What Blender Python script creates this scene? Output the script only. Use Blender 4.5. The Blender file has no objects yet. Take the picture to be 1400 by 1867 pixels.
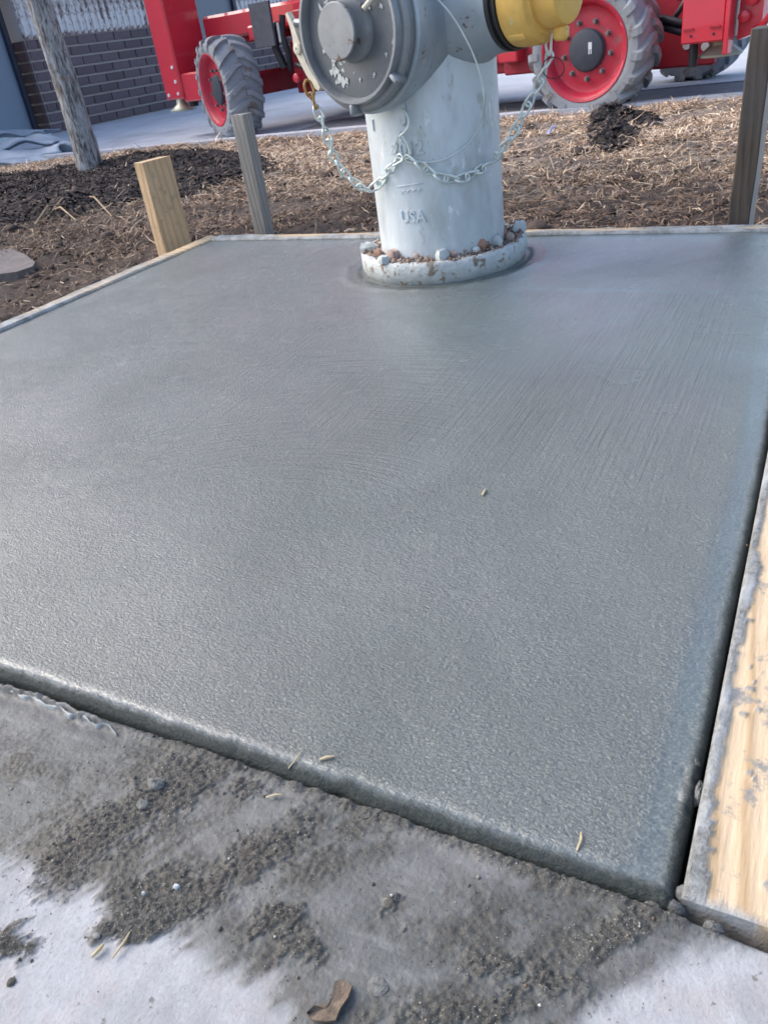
import bpy, math, random
import numpy as np
from mathutils import Vector, Matrix

random.seed(7); RNG = np.random.default_rng(7)
S = bpy.context.scene
C = S.collection
R_ = math.radians

# ------------------------------------------------------------------ camera
FPX, PW, PH = 1433.0, 1400.0, 1867.0
def _ray(x, y): return Vector((x - PW / 2, -(y - PH / 2), -FPX))
_Y = _ray(1574, -78).normalized()                 # vanishing point of the slab's side edges
_X = -_ray(-2175, 479).normalized()               # vanishing point of its front and back edges
_X = (_X - _Y * _X.dot(_Y)).normalized()
_Z = _X.cross(_Y)
ROT = Matrix((_X, _Y, _Z))                        # camera axes -> world
CAM = Vector((0, 0, 0.40))
cd = bpy.data.cameras.new('camera'); cam = bpy.data.objects.new('camera', cd); C.objects.link(cam)
cam.matrix_world = Matrix.Translation(CAM) @ ROT.to_4x4()
cd.sensor_fit = 'VERTICAL'; cd.sensor_height = 36; cd.lens = 36 * FPX / PH
cd.clip_start = 0.02; cd.clip_end = 900
S.camera = cam

# ------------------------------------------------------------------ light
SUN_EL, SUN_AZ = R_(42), R_(188)                   # azimuth counted from +X towards +Y
w = bpy.data.worlds.new('World'); S.world = w; w.use_nodes = True
nt = w.node_tree; nt.nodes.clear()
sky = nt.nodes.new('ShaderNodeTexSky'); sky.sky_type = 'NISHITA'; sky.sun_disc = False
sky.sun_elevation = SUN_EL; sky.sun_rotation = R_(90) - SUN_AZ
sky.air_density = 1.0; sky.dust_density = 3.0; sky.ozone_density = .6
bg = nt.nodes.new('ShaderNodeBackground'); bg.inputs[1].default_value = 0.15
wo = nt.nodes.new('ShaderNodeOutputWorld')
nt.links.new(sky.outputs[0], bg.inputs[0]); nt.links.new(bg.outputs[0], wo.inputs[0])
sl = bpy.data.lights.new('sun', 'SUN'); sl.energy = 1.0; sl.angle = R_(45); sl.color = (1, .97, .93)
sun = bpy.data.objects.new('sun', sl); C.objects.link(sun)
sd = Vector((math.cos(SUN_EL) * math.cos(SUN_AZ), math.cos(SUN_EL) * math.sin(SUN_AZ), math.sin(SUN_EL)))
sun.rotation_euler = sd.to_track_quat('Z', 'Y').to_euler()
S.view_settings.view_transform = 'Standard'; S.view_settings.look = 'None'
S.view_settings.exposure = 1.12; S.view_settings.gamma = 1; S.view_settings.use_curve_mapping = False
S.cycles.filter_width = 1.7

# ------------------------------------------------------------------ placing helpers
def P(x, y, z=0.0):
    d = ROT @ _ray(x, y); return CAM + d * ((z - CAM.z) / d.z)
def PD(x, y, Y):
    d = ROT @ _ray(x, y); return CAM + d * (Y / d.y)
HX, HY, BR = -0.648, 1.441, 0.119                 # hydrant axis and barrel radius
def PC(x, y, r=BR):                               # point on the hydrant barrel
    d = ROT @ _ray(x, y); ox, oy = CAM.x - HX, CAM.y - HY
    a = d.x**2 + d.y**2; b = 2 * (ox * d.x + oy * d.y); c = ox**2 + oy**2 - r * r
    q = max(b * b - 4 * a * c, 0); return CAM + d * ((-b - math.sqrt(q)) / (2 * a))
RN = np.array(ROT)
def project(v):                                   # world points (n,3) -> photo coordinates, to lay out the stains
    q = (v - np.array(CAM)) @ RN
    return PW / 2 + FPX * q[:, 0] / -q[:, 2], PH / 2 - FPX * q[:, 1] / -q[:, 2]

# ------------------------------------------------------------------ noise
def _h(ix, iy, s):
    n = (ix.astype(np.int64) * 374761393 + iy.astype(np.int64) * 668265263 + s * 974634777) & 0xffffffff
    n = ((n ^ (n >> 13)) * 1274126177) & 0xffffffff
    return ((n ^ (n >> 16)) & 0xffff) / 65535.0
def vn(x, y, s=0):
    ix, iy = np.floor(x), np.floor(y); fx, fy = x - ix, y - iy
    fx = fx * fx * (3 - 2 * fx); fy = fy * fy * (3 - 2 * fy)
    a, b = _h(ix, iy, s), _h(ix + 1, iy, s); c, d = _h(ix, iy + 1, s), _h(ix + 1, iy + 1, s)
    return a + (b - a) * fx + (c - a) * fy + (a - b - c + d) * fx * fy
def fbm(x, y, o=4, s=0):
    t = 0; a = .5; n = 0
    for i in range(o):
        t = t + a * vn(x, y, s + i * 17); n += a; x = x * 2.03 + 5.2; y = y * 2.03 + 1.7; a *= .55
    return t / n
def sst(e0, e1, x):
    t = np.clip((x - e0) / (e1 - e0), 0, 1); return t * t * (3 - 2 * t)
def inpoly(x, y, poly):
    r = np.zeros(np.shape(x), bool); n = len(poly)
    for i in range(n):
        x1, y1 = poly[i]; x2, y2 = poly[(i + 1) % n]
        if y1 == y2: continue
        c = ((y1 > y) != (y2 > y)) & (x < (x2 - x1) * (y - y1) / (y2 - y1) + x1); r ^= c
    return r

# ------------------------------------------------------------------ materials
def new_mat(name):
    m = bpy.data.materials.new(name); m.use_nodes = True; return m, m.node_tree, m.node_tree.nodes['Principled BSDF']
class G:
    def __init__(s, nt): s.nt = nt
    def n(s, t, **k):
        o = s.nt.nodes.new(t)
        for a, v in k.items(): setattr(o, a, v)
        return o
    def l(s, a, b): s.nt.links.new(a, b)
    def coord(s, scale=(1, 1, 1), rot=(0, 0, 0)):
        t = s.n('ShaderNodeTexCoord'); m = s.n('ShaderNodeMapping'); s.l(t.outputs['Object'], m.inputs[0])
        m.inputs['Scale'].default_value = scale; m.inputs['Rotation'].default_value = rot; return m.outputs[0]
    def noise(s, scale, detail=4, rough=.55, vec=None, dist=0):
        o = s.n('ShaderNodeTexNoise'); o.inputs['Scale'].default_value = scale; o.inputs['Detail'].default_value = detail
        o.inputs['Roughness'].default_value = rough; o.inputs['Distortion'].default_value = dist
        s.l(vec if vec else s.coord(), o.inputs['Vector']); return o.outputs['Fac']
    def ramp(s, fac, stops):
        o = s.n('ShaderNodeValToRGB'); s.l(fac, o.inputs[0]); e = o.color_ramp.elements
        while len(e) < len(stops): e.new(.5)
        for i, (p, c) in enumerate(stops):
            e[i].position = p; e[i].color = (c, c, c, 1) if isinstance(c, (int, float)) else (*c, 1)
        return o.outputs[0]
    def mix(s, f, a, b, mode='MIX'):
        o = s.n('ShaderNodeMix', data_type='RGBA', blend_type=mode)
        for sock, v in ((o.inputs[0], f), (o.inputs[6], a), (o.inputs[7], b)):
            if isinstance(v, bpy.types.NodeSocket): s.l(v, sock)
            elif isinstance(v, (int, float)): sock.default_value = v
            else: sock.default_value = (*v, 1)
        return o.outputs[2]
    def math(s, op, a, b=0.0, c=None):
        o = s.n('ShaderNodeMath', operation=op)
        for i, v in enumerate((a, b) if c is None else (a, b, c)):
            if isinstance(v, bpy.types.NodeSocket): s.l(v, o.inputs[i])
            else: o.inputs[i].default_value = v
        return o.outputs[0]
    def attr(s, name): o = s.n('ShaderNodeAttribute', attribute_name=name); return o.outputs
    def bump(s, h, dist, strength=1, prev=None):
        o = s.n('ShaderNodeBump'); o.inputs['Distance'].default_value = dist; o.inputs['Strength'].default_value = strength
        s.l(h, o.inputs['Height'])
        if prev: s.l(prev, o.inputs['Normal'])
        return o.outputs[0]
    def rnd(s):
        return s.n('ShaderNodeObjectInfo').outputs['Random']

def mat(name, c1, c2=None, rough=.6, metal=0, scale=20, bump=.0, bscale=None, spots=None, rough2=None, stretch=(1, 1, 1), vary=0, coat=0, spec=None):
    m, nt, b = new_mat(name); g = G(nt); v = g.coord(stretch)
    f = g.noise(scale, 5, .6, v)
    if c2 is None: c2 = tuple(x * .8 for x in c1)
    col = g.mix(g.ramp(f, [(.35, 0), (.65, 1)]), c1, c2)
    if spots:
        for sc, lo, hi, c in spots:
            col = g.mix(g.ramp(g.noise(sc, 4, .65, v), [(lo, 0), (hi, 1)]), col, c)
    if vary:
        r = g.rnd(); col = g.mix(1.0, col, g.ramp(r, [(0, 1 - vary), (1, 1 + vary)]), 'MULTIPLY')
    g.l(col, b.inputs['Base Color']); b.inputs['Metallic'].default_value = metal
    rr = g.n('ShaderNodeMapRange'); g.l(f, rr.inputs[0]); rr.inputs[1].default_value = .3; rr.inputs[2].default_value = .7
    rr.inputs[3].default_value = rough; rr.inputs[4].default_value = rough2 if rough2 is not None else min(1, rough + .15)
    g.l(rr.outputs[0], b.inputs['Roughness'])
    b.inputs['Coat Weight'].default_value = coat
    if spec is not None: b.inputs['Specular IOR Level'].default_value = spec
    if bump: g.l(g.bump(g.noise(bscale or scale * 4, 4, .6, v), bump), b.inputs['Normal'])
    return m

def wood(name, light, dark, axis='x', gray=None, fine=1.0, cement=False, dirt=None):
    """long grain along the given axis"""
    m, nt, b = new_mat(name); g = G(nt)
    st = {'x': (1.2, 14, 14), 'y': (14, 1.2, 14), 'z': (14, 14, 1.2)}[axis]
    st = tuple(a * fine for a in st)
    v = g.coord(st)
    wv = g.n('ShaderNodeTexWave', wave_type='BANDS', bands_direction='DIAGONAL'); g.l(v, wv.inputs['Vector'])
    wv.inputs['Scale'].default_value = 2.6; wv.inputs['Distortion'].default_value = 5.0; wv.inputs['Detail'].default_value = 3; wv.inputs['Detail Scale'].default_value = .8
    fib = g.noise(6, 6, .7, g.coord(tuple(a * 3 for a in st)))
    col = g.mix(g.ramp(wv.outputs['Fac'], [(.1, 0), (.75, .35), (1, 1)]), light, dark)
    col = g.mix(g.math('MULTIPLY', g.ramp(fib, [(.4, 0), (.7, 1)]), .45), col, tuple(x * .72 for x in dark))
    if gray: col = g.mix(g.ramp(g.noise(9, 4, .6), [(.35, 0), (.62, 1)]), col, gray)
    if dirt: col = g.mix(g.ramp(g.noise(38, 5, .7), [(.56, 0), (.64, 1)]), col, dirt)
    h = g.math('ADD', g.math('MULTIPLY', wv.outputs['Fac'], .5), fib)
    nrm = g.bump(h, .0012, .8)
    rough = g.n('ShaderNodeValue').outputs[0]; rough.default_value = .72
    if cement:
        a = g.attr('mud'); f = a['Fac']
        n1 = g.noise(260, 5, .7)
        cc = g.mix(g.ramp(n1, [(.35, 0), (.68, 1)]), (.13, .135, .13), (.33, .34, .335))
        cc = g.mix(g.ramp(g.noise(30, 4, .6), [(.45, 0), (.62, .8)]), cc, (.38, .40, .41))
        col = g.mix(f, col, cc)
        nrm = g.bump(g.math('MULTIPLY', n1, f), .0016, 1, nrm)
    g.l(col, b.inputs['Base Color']); g.l(nrm, b.inputs['Normal']); b.inputs['Roughness'].default_value = .7
    return m

# ------------------------------------------------------------------ mesh helpers
class MB:
    def __init__(s): s.v = []; s.f = []
    def add(s, vs, fs):
        o = len(s.v); s.v += [tuple(v) for v in vs]; s.f += [tuple(i + o for i in f) for f in fs]; return s
    def box(s, c, d, M=None, bev=0):
        x, y, z = c; a, b, h = d[0] / 2, d[1] / 2, d[2] / 2
        if bev <= 0:
            vs = [Vector((x + i * a, y + j * b, z + k * h)) for i in (-1, 1) for j in (-1, 1) for k in (-1, 1)]
            fs = [(0, 1, 3, 2), (4, 6, 7, 5), (0, 4, 5, 1), (2, 3, 7, 6), (0, 2, 6, 4), (1, 5, 7, 3)]
        else:
            vs = []; fs = []
            e = min(bev, a * .9, b * .9, h * .9)
            idx = {}
            for i in (-1, 1):
                for j in (-1, 1):
                    for k in (-1, 1):
                        for ax in range(3):
                            q = [i * a, j * b, k * h]; sg = (i, j, k)
                            for t in range(3):
                                if t != ax: q[t] -= sg[t] * e
                            idx[(i, j, k, ax)] = len(vs); vs.append(Vector((x + q[0], y + q[1], z + q[2])))
            I = idx
            for sx in (-1, 1):
                f = [I[(sx, -1, -1, 0)], I[(sx, 1, -1, 0)], I[(sx, 1, 1, 0)], I[(sx, -1, 1, 0)]]; fs.append(f if sx > 0 else f[::-1])
                f = [I[(-1, sx, -1, 1)], I[(1, sx, -1, 1)], I[(1, sx, 1, 1)], I[(-1, sx, 1, 1)]]; fs.append(f[::-1] if sx > 0 else f)
                f = [I[(-1, -1, sx, 2)], I[(1, -1, sx, 2)], I[(1, 1, sx, 2)], I[(-1, 1, sx, 2)]]; fs.append(f if sx > 0 else f[::-1])
            for i in (-1, 1):
                for j in (-1, 1):
                    fs.append([I[(i, j, -1, 0)], I[(i, j, 1, 0)], I[(i, j, 1, 1)], I[(i, j, -1, 1)]])
                    fs.append([I[(i, -1, j, 0)], I[(i, 1, j, 0)], I[(i, 1, j, 2)], I[(i, -1, j, 2)]])
                    fs.append([I[(-1, i, j, 1)], I[(1, i, j, 1)], I[(1, i, j, 2)], I[(-1, i, j, 2)]])
                    for k in (-1, 1): fs.append([I[(i, j, k, 0)], I[(i, j, k, 1)], I[(i, j, k, 2)]])
        if M: vs = [M @ v for v in vs]
        return s.add(vs, fs)
    def tube(s, pts, r, n=8, cap=True):
        pts = [Vector(p) for p in pts]; rs = r if isinstance(r, (list, tuple)) else [r] * len(pts)
        t0 = (pts[1] - pts[0]).normalized(); up = Vector((0, 0, 1)) if abs(t0.z) < .9 else Vector((1, 0, 0))
        nx = t0.cross(up).normalized(); vs = []; L = len(pts)
        for i, p in enumerate(pts):
            t = (pts[min(i + 1, L - 1)] - pts[max(i - 1, 0)]).normalized()
            nx = (nx - t * nx.dot(t)).normalized(); ny = t.cross(nx)
            for k in range(n):
                a = 2 * math.pi * k / n; vs.append(p + (nx * math.cos(a) + ny * math.sin(a)) * rs[i])
        fs = [(i * n + k, i * n + (k + 1) % n, (i + 1) * n + (k + 1) % n, (i + 1) * n + k) for i in range(L - 1) for k in range(n)]
        if cap: fs += [tuple(range(n))[::-1], tuple((L - 1) * n + k for k in range(n))]
        return s.add(vs, fs)
    def ring(s, loop, r, n=6):
        loop = [Vector(p) for p in loop]; L = len(loop); c = sum(loop, Vector()) / L; vs = []
        for i, p in enumerate(loop):
            t = (loop[(i + 1) % L] - loop[i - 1]).normalized(); o = (p - c); o = (o - t * o.dot(t)).normalized(); q = t.cross(o)
            for k in range(n):
                a = 2 * math.pi * k / n; vs.append(p + (o * math.cos(a) + q * math.sin(a)) * r)
        fs = [(i * n + k, i * n + (k + 1) % n, ((i + 1) % L) * n + (k + 1) % n, ((i + 1) % L) * n + k) for i in range(L) for k in range(n)]
        return s.add(vs, fs)
    def lathe(s, o, a, prof, n=48, cap0=True, cap1=True, wob=0):
        """profile [(distance along the axis a, radius)] from origin o"""
        o = Vector(o); a = Vector(a).normalized(); up = Vector((0, 0, 1)) if abs(a.z) < .9 else Vector((1, 0, 0))
        bx = up.cross(a).normalized(); by = a.cross(bx); vs = []
        for d, r in prof:
            for k in range(n):
                t = 2 * math.pi * k / n; rr = r * (1 + wob * math.sin(3 * t + d * 40) + wob * math.sin(7 * t))
                vs.append(o + a * d + (bx * math.cos(t) + by * math.sin(t)) * rr)
        L = len(prof); fs = [(i * n + k, i * n + (k + 1) % n, (i + 1) * n + (k + 1) % n, (i + 1) * n + k) for i in range(L - 1) for k in range(n)]
        if cap0: fs.append(tuple(range(n))[::-1])
        if cap1: fs.append(tuple((L - 1) * n + k for k in range(n)))
        return s.add(vs, fs)
    def prism(s, poly, axis_from, axis_to):
        """poly: 3-D points, extruded by the vector axis_to - axis_from"""
        d = Vector(axis_to) - Vector(axis_from); n = len(poly)
        a = [Vector(p) for p in poly]; vs = a + [p + d for p in a]
        fs = [tuple(range(n))[::-1], tuple(range(n, 2 * n))] + [(i, (i + 1) % n, n + (i + 1) % n, n + i) for i in range(n)]
        return s.add(vs, fs)
    def mesh(s, name, m=None, smooth=None):
        me = bpy.data.meshes.new(name); me.from_pydata(s.v, [], s.f); me.validate()
        if m: me.materials.append(m)
        if smooth:
            for p in me.polygons: p.use_smooth = True
            me.set_sharp_from_angle(angle=R_(smooth))
        me.update(); return me
    def build(s, name, m, parent=None, smooth=None, loc=None, rot=None):
        return link(name, s.mesh(name, m, smooth), parent, loc, rot)

def link(name, me, parent=None, loc=None, rot=None):
    o = bpy.data.objects.new(name, me); C.objects.link(o)
    if parent: o.parent = parent
    if loc is not None: o.location = loc
    if rot is not None: o.rotation_euler = rot
    return o
def tag(o, label=None, cat=None, group=None, kind=None):
    for k, v in (('label', label), ('category', cat), ('group', group), ('kind', kind)):
        if v: o[k] = v
    return o
def empty(name, loc=(0, 0, 0), rz=0, parent=None):
    o = bpy.data.objects.new(name, None); o.empty_display_size = .05; C.objects.link(o); o.location = loc; o.rotation_euler = (0, 0, rz)
    if parent: o.parent = parent
    return o
def npmesh(name, V, F, m, smooth=False, attrs=None):
    V = np.asarray(V, np.float32); F = np.asarray(F, np.int32); k = F.shape[1]
    me = bpy.data.meshes.new(name); me.vertices.add(len(V)); me.vertices.foreach_set('co', V.ravel())
    me.loops.add(F.size); me.loops.foreach_set('vertex_index', F.ravel())
    me.polygons.add(len(F)); me.polygons.foreach_set('loop_start', np.arange(0, F.size, k, dtype=np.int32))
    me.update(calc_edges=True)
    if smooth: me.polygons.foreach_set('use_smooth', np.ones(len(F), bool))
    for nme, a in (attrs or {}).items():
        if a.ndim == 1: at = me.attributes.new(nme, 'FLOAT', 'POINT'); at.data.foreach_set('value', a.astype(np.float32))
        else: at = me.attributes.new(nme, 'FLOAT_COLOR', 'POINT'); at.data.foreach_set('color', np.c_[a, np.ones(len(a))].astype(np.float32).ravel())
    me.materials.append(m); me.update(); return me
def gridmesh(name, X, Y, Zf, m, attrs=None):
    gx, gy = np.meshgrid(X, Y); x, y = gx.ravel(), gy.ravel(); z, at = Zf(x, y)
    nx, ny = len(X), len(Y); i = (np.arange(ny - 1)[:, None] * nx + np.arange(nx - 1)[None]).ravel()
    F = np.stack([i, i + 1, i + nx + 1, i + nx], 1)
    return npmesh(name, np.stack([x, y, z], 1), F, m, True, at)

# ================================================================== MATERIALS
ROAD = -0.17
def concrete_wet():
    m, nt, b = new_mat('wet_concrete'); g = G(nt)
    big = g.noise(2.6, 3, .5); mid = g.noise(14, 4, .6); fine = g.noise(520, 3, .6)
    col = g.mix(g.ramp(big, [(.35, 0), (.65, 1)]), (.084, .112, .104), (.098, .115, .109))
    col = g.mix(g.math('MULTIPLY', g.ramp(mid, [(.35, 0), (.7, 1)]), .5), col, (.078, .082, .086))
    col = g.mix(g.math('MULTIPLY', g.ramp(fine, [(.46, 0), (.66, 1)]), .6), col, (.22, .245, .235)); col = g.mix(g.math('MULTIPLY', g.ramp(g.noise(380, 3, .6), [(.30, 1), (.46, 0)]), .55), col, (.055, .062, .060))
    pits = g.noise(160, 4, .75); col = g.mix(g.ramp(pits, [(.70, 0), (.76, .8)]), col, (.06, .06, .06))
    e = g.attr('edge')['Fac']; col = g.mix(e, col, (.040, .047, .046))  # shading of the slab's rounded rim painted into the colour
    g.l(col, b.inputs['Base Color'])
    smooth = g.attr('smooth')['Fac']
    # stippled cream, slightly drawn out along the trowel strokes
    st = g.noise(420, 4, .66, g.coord((.75, 1.25, 1), (0, 0, R_(20))), .4)
    amp = g.math('SUBTRACT', 1.0, g.math('MULTIPLY', smooth, .88))
    n = g.bump(g.math('MULTIPLY', st, amp), .0034, 1.0)
    bn = g.noise(1.0, 3, .6, g.coord((230, 7, 1), (0, 0, R_(24))), .3)
    cx_ = g.n('ShaderNodeCombineXYZ'); g.l(g.attr('arcr')['Fac'], cx_.inputs[0]); g.l(g.attr('arct')['Fac'], cx_.inputs[1])
    an_ = g.noise(1.0, 3, .6, cx_.outputs[0], .2)
    br = g.math('ADD', g.math('MULTIPLY', bn, g.attr('broom')['Fac']), g.math('MULTIPLY', an_, g.attr('arcm')['Fac']))
    n = g.bump(br, .0034, .85, n)
    g.l(n, b.inputs['Normal'])
    nc = g.bump(g.math('MULTIPLY', st, amp), .0024, .8); nc = g.bump(br, .0028, .8, nc); g.l(nc, b.inputs['Coat Normal'])
    wetn = g.ramp(g.noise(2.6, 5, .6, None, .8), [(.36, .30), (.62, 1)])
    g.l(g.math('MULTIPLY', wetn, g.math('SUBTRACT', 1.0, e)), b.inputs['Coat Weight'])
    g.l(g.ramp(g.noise(6, 4, .6), [(.3, .16), (.7, .32)]), b.inputs['Coat Roughness']); b.inputs['Coat IOR'].default_value = 1.68
    rr = g.n('ShaderNodeMapRange'); g.l(g.noise(5, 3, .5), rr.inputs[0]); rr.inputs[1].default_value = .3; rr.inputs[2].default_value = .7
    rr.inputs[3].default_value = .28; rr.inputs[4].default_value = .38; g.l(g.math('ADD', rr.outputs[0], g.math('MULTIPLY', e, .5)), b.inputs['Roughness'])
    g.l(g.math('SUBTRACT', .9, g.math('MULTIPLY', e, .9)), b.inputs['Specular IOR Level'])
    return m
def sidewalk_mat():
    m, nt, b = new_mat('stained_sidewalk'); g = G(nt)
    mud, thick, dirt = g.attr('mud')['Fac'], g.attr('thick')['Fac'], g.attr('dirt')['Fac']
    n1 = g.noise(55, 6, .7); n2 = g.noise(420, 4, .7); n3 = g.noise(9, 3, .5)
    dry = g.mix(g.ramp(n1, [(.3, 0), (.7, 1)]), (.31, .32, .33), (.43, .44, .455))
    dry = g.mix(g.ramp(g.noise(22, 5, .65), [(.48, 0), (.66, .75)]), dry, (.39, .355, .35))
    dry = g.mix(g.ramp(g.noise(13, 5, .7), [(.50, 0), (.68, .7)]), dry, (.24, .245, .25)); dry = g.mix(g.ramp(g.noise(150, 3, .6), [(.66, 0), (.72, .8)]), dry, (.13, .12, .11))
    dry = g.mix(g.ramp(n2, [(.3, .45), (.5, 0)]), dry, (.24, .24, .25))
    film = g.mix(g.ramp(n3, [(.4, 0), (.6, 1)]), (.110, .120, .119), (.165, .166, .164))
    film = g.mix(g.math('MULTIPLY', g.ramp(n1, [(.35, 0), (.7, 1)]), .8), film, (.078, .080, .076)); film = g.mix(g.ramp(g.noise(1.0, 5, .65, g.coord((26, 90, 1), (0, 0, R_(-35)))), [(.5, 0), (.66, .6)]), film, (.20, .205, .205)); film = g.mix(g.ramp(g.noise(24, 5, .7), [(.54, 0), (.64, .7)]), film, (.085, .078, .068))
    gr = g.mix(g.ramp(n2, [(.38, 0), (.66, 1)]), (.030, .030, .026), (.125, .122, .108))
    gr = g.mix(g.ramp(g.noise(700, 2, .5), [(.66, 0), (.72, 1)]), gr, (.42, .39, .33))
    gr = g.mix(g.ramp(n3, [(.5, 0), (.7, .3)]), gr, (.10, .08, .062))
    film = g.mix(dirt, film, g.mix(g.ramp(n2, [(.35, 0), (.65, 1)]), (.032, .032, .027), (.080, .077, .068)))
    col = g.mix(mud, dry, film); col = g.mix(thick, col, gr)
    g.l(col, b.inputs['Base Color'])
    wet = g.math('MULTIPLY', mud, .28)
    g.l(g.math('SUBTRACT', .85, wet), b.inputs['Roughness'])
    h = g.math('ADD', g.math('MULTIPLY', n2, g.math('ADD', .35, thick)), g.math('MULTIPLY', n1, .5))
    g.l(g.bump(h, .0022, .8), b.inputs['Normal'])
    return m
def vc_mat(name, rough=.8, bumpd=0, trans=0):
    m, nt, b = new_mat(name); g = G(nt); c = g.attr('col')['Color']
    f = g.noise(60, 4, .6); col = g.mix(1.0, c, g.ramp(f, [(.3, .65), (.7, 1.25)]), 'MULTIPLY')
    g.l(col, b.inputs['Base Color']); b.inputs['Roughness'].default_value = rough
    b.inputs['Specular IOR Level'].default_value = .3
    if bumpd: g.l(g.bump(g.noise(120, 5, .7), bumpd), b.inputs['Normal'])
    return m

M_slab = concrete_wet(); M_walk = sidewalk_mat()
M_soil = vc_mat('lawn_soil', .9, .012)
M_blade = vc_mat('dead_grass', .75)
M_chip = vc_mat('bark_chip', .85)
M_road = mat('pale_pavement', (.44, .48, .54), (.52, .55, .60), .8, scale=3, bump=.002, bscale=120, spots=[(1.2, .5, .7, (.33, .35, .39)), (60, .62, .7, (.28, .29, .31))])
M_band = mat('dark_grey_band', (.17, .17, .195), (.22, .22, .245), .85, scale=12, bump=.003, bscale=180)
M_kerb = mat('kerb_concrete', (.50, .52, .58), (.40, .41, .45), .8, scale=14, bump=.002)
M_ground = mat('far_ground', (.30, .30, .31), (.22, .22, .22), .9, scale=.4)
M_board = wood('form_board_wood', (.66, .51, .34), (.50, .35, .20), 'y', cement=True, dirt=(.26, .25, .23))
M_boardx = wood('form_board_wood_back', (.58, .46, .30), (.40, .27, .15), 'x', cement=True)
M_stake_new = wood('new_pine', (.60, .42, .25), (.47, .32, .18), 'z', fine=.8, dirt=(.36, .27, .17))
M_stake_grey = wood('weathered_wood', (.34, .32, .29), (.17, .15, .13), 'z', gray=(.25, .235, .215), fine=1.2)
M_stake_brown = wood('old_wood', (.105, .078, .058), (.050, .038, .030), 'z', gray=(.085, .074, .066), fine=1.0)
M_stake_lit = mat('lit_stake_side', (.50, .44, .38), (.42, .36, .33), .7, scale=30)  # light caught by the stake's side face, painted as a paler colour

# ================================================================== SETTING
# the huge ground sheet, road, dark strip
def sheet(name, x0, x1, y0, y1, z, m):
    b = MB(); b.add([(x0, y0, z), (x1, y0, z), (x1, y1, z), (x0, y1, z)], [(0, 1, 2, 3)])
    return tag(b.build(name, m), kind='structure')
sheet('ground', -400, 400, -400, 400, ROAD - .14, M_ground)
sheet('parking_lot', -60, 60, 4.9, 90, ROAD, M_road)
sheet('dark_strip', -3.6, 40, 4.93, 6.05, ROAD + .004, M_band)  # darker grey band across the pavement beyond the kerb
sheet('painted_line', -3.6, 40, 6.05, 6.25, ROAD + .008, mat('line_paint', (.62, .64, .70), (.5, .52, .58), .7, scale=9))
sheet('paved_apron', -60, -5.6, -30, 4.9, ROAD, M_road)

# ---- lawn
def kerb_y(x): return 4.82 - .03 * np.clip(-x - 3, 0, 9) * 1.2
MULCH = [tuple(P(x, y, -.08)[:2]) for x, y in [(-260, 395), (0, 318), (60, 322), (130, 306), (190, 290), (300, 268), (420, 262), (505, 282), (515, 318), (430, 340), (340, 372), (270, 378), (190, 398), (110, 418), (40, 424), (-260, 520)]]
DIRT = [tuple(P(x, y, -.06)[:2]) for x, y in [(1065, 222), (1085, 200), (1120, 190), (1190, 205), (1205, 220), (1165, 232), (1145, 255), (1110, 278), (1085, 268), (1075, 245)]]
DIRT2 = [tuple(P(x, y, -.06)[:2]) for x, y in [(935, 232), (965, 215), (1000, 222), (990, 236), (945, 246)]]
def pdist(x, y, poly):                            # signed distance-ish: soft polygon membership
    d = np.full(np.shape(x), 9.0)
    for i in range(len(poly)):
        ax, ay = poly[i]; bx, by = poly[(i + 1) % len(poly)]
        vx, vy = bx - ax, by - ay; t = np.clip(((x - ax) * vx + (y - ay) * vy) / (vx * vx + vy * vy), 0, 1)
        d = np.minimum(d, np.hypot(x - ax - t * vx, y - ay - t * vy))
    return np.where(inpoly(x, y, poly), -d, d)
def lawn_z(x, y):
    base = -.045 - .055 * sst(1.8, 4.6, y) - .02 * sst(-1.5, -3.5, x)
    n = fbm(x * 1.7, y * 1.7, 3, 3) - .5; n2 = fbm(x * 9, y * 9, 4, 9) - .5
    near = sst(0, .35, np.minimum(np.abs(y - 1.66) + 9 * (x < -1.4), 9)) * sst(0, .3, np.abs(x + 1.4) + 9 * (y > 1.66))
    z = base + n * .07 * near + n2 * .040 * (.5 + .5 * near)
    mu = sst(.15, -.25, pdist(x, y, MULCH)); z = z + mu * (.035 + .035 * (fbm(x * 13, y * 13, 4, 21) - .5))
    di = sst(.06, -.06, pdist(x, y, DIRT)) * sst(.36, .52, fbm(x * 7, y * 9, 3, 88)); z = z + di * (.02 + .09 * (fbm(x * 16, y * 16, 3, 31) - .35))
    edge = sst(-.02, -.16, y - kerb_y(x)); z = ROAD - .02 + (z - ROAD + .02) * (.35 + .65 * edge)
    return z, mu, di
def lawn_f(x, y):
    z, mu, di = lawn_z(x, y)
    n = fbm(x * 5, y * 5, 4, 40)[:, None]; wet = sst(2.9, 1.8, y + (fbm(x * 3, y * 3, 3, 8) - .5) * 1.6)[:, None]
    tan = np.array([.155, .128, .105]) * (1.05 + .9 * sst(2.1, 3.4, y))[:, None]; brown = np.array([.058, .042, .037]); dark = np.array([.026, .021, .021])
    c = tan * n * 1.6 + brown * (1 - n); c = c * (1 - wet * .75) + brown * wet * .75
    k = np.clip(mu + di, 0, 1)[:, None]; c = c * (1 - k) + dark * k
    di2 = sst(.04, -.04, pdist(x, y, DIRT2))[:, None]; c = c * (1 - di2) + dark * di2
    return z, {'col': c}
xs = np.concatenate([np.linspace(-9, -5.2, 60)[:-1], np.linspace(-5.2, .6, 420), np.linspace(.6, 9, 70)[1:]])
ys = np.concatenate([np.linspace(1.653, 3.2, 170)[:-1], np.linspace(3.2, 4.9, 130)])
tag(link('lawn', gridmesh('lawn', xs, ys, lawn_f, M_soil)), kind='structure')
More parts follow.
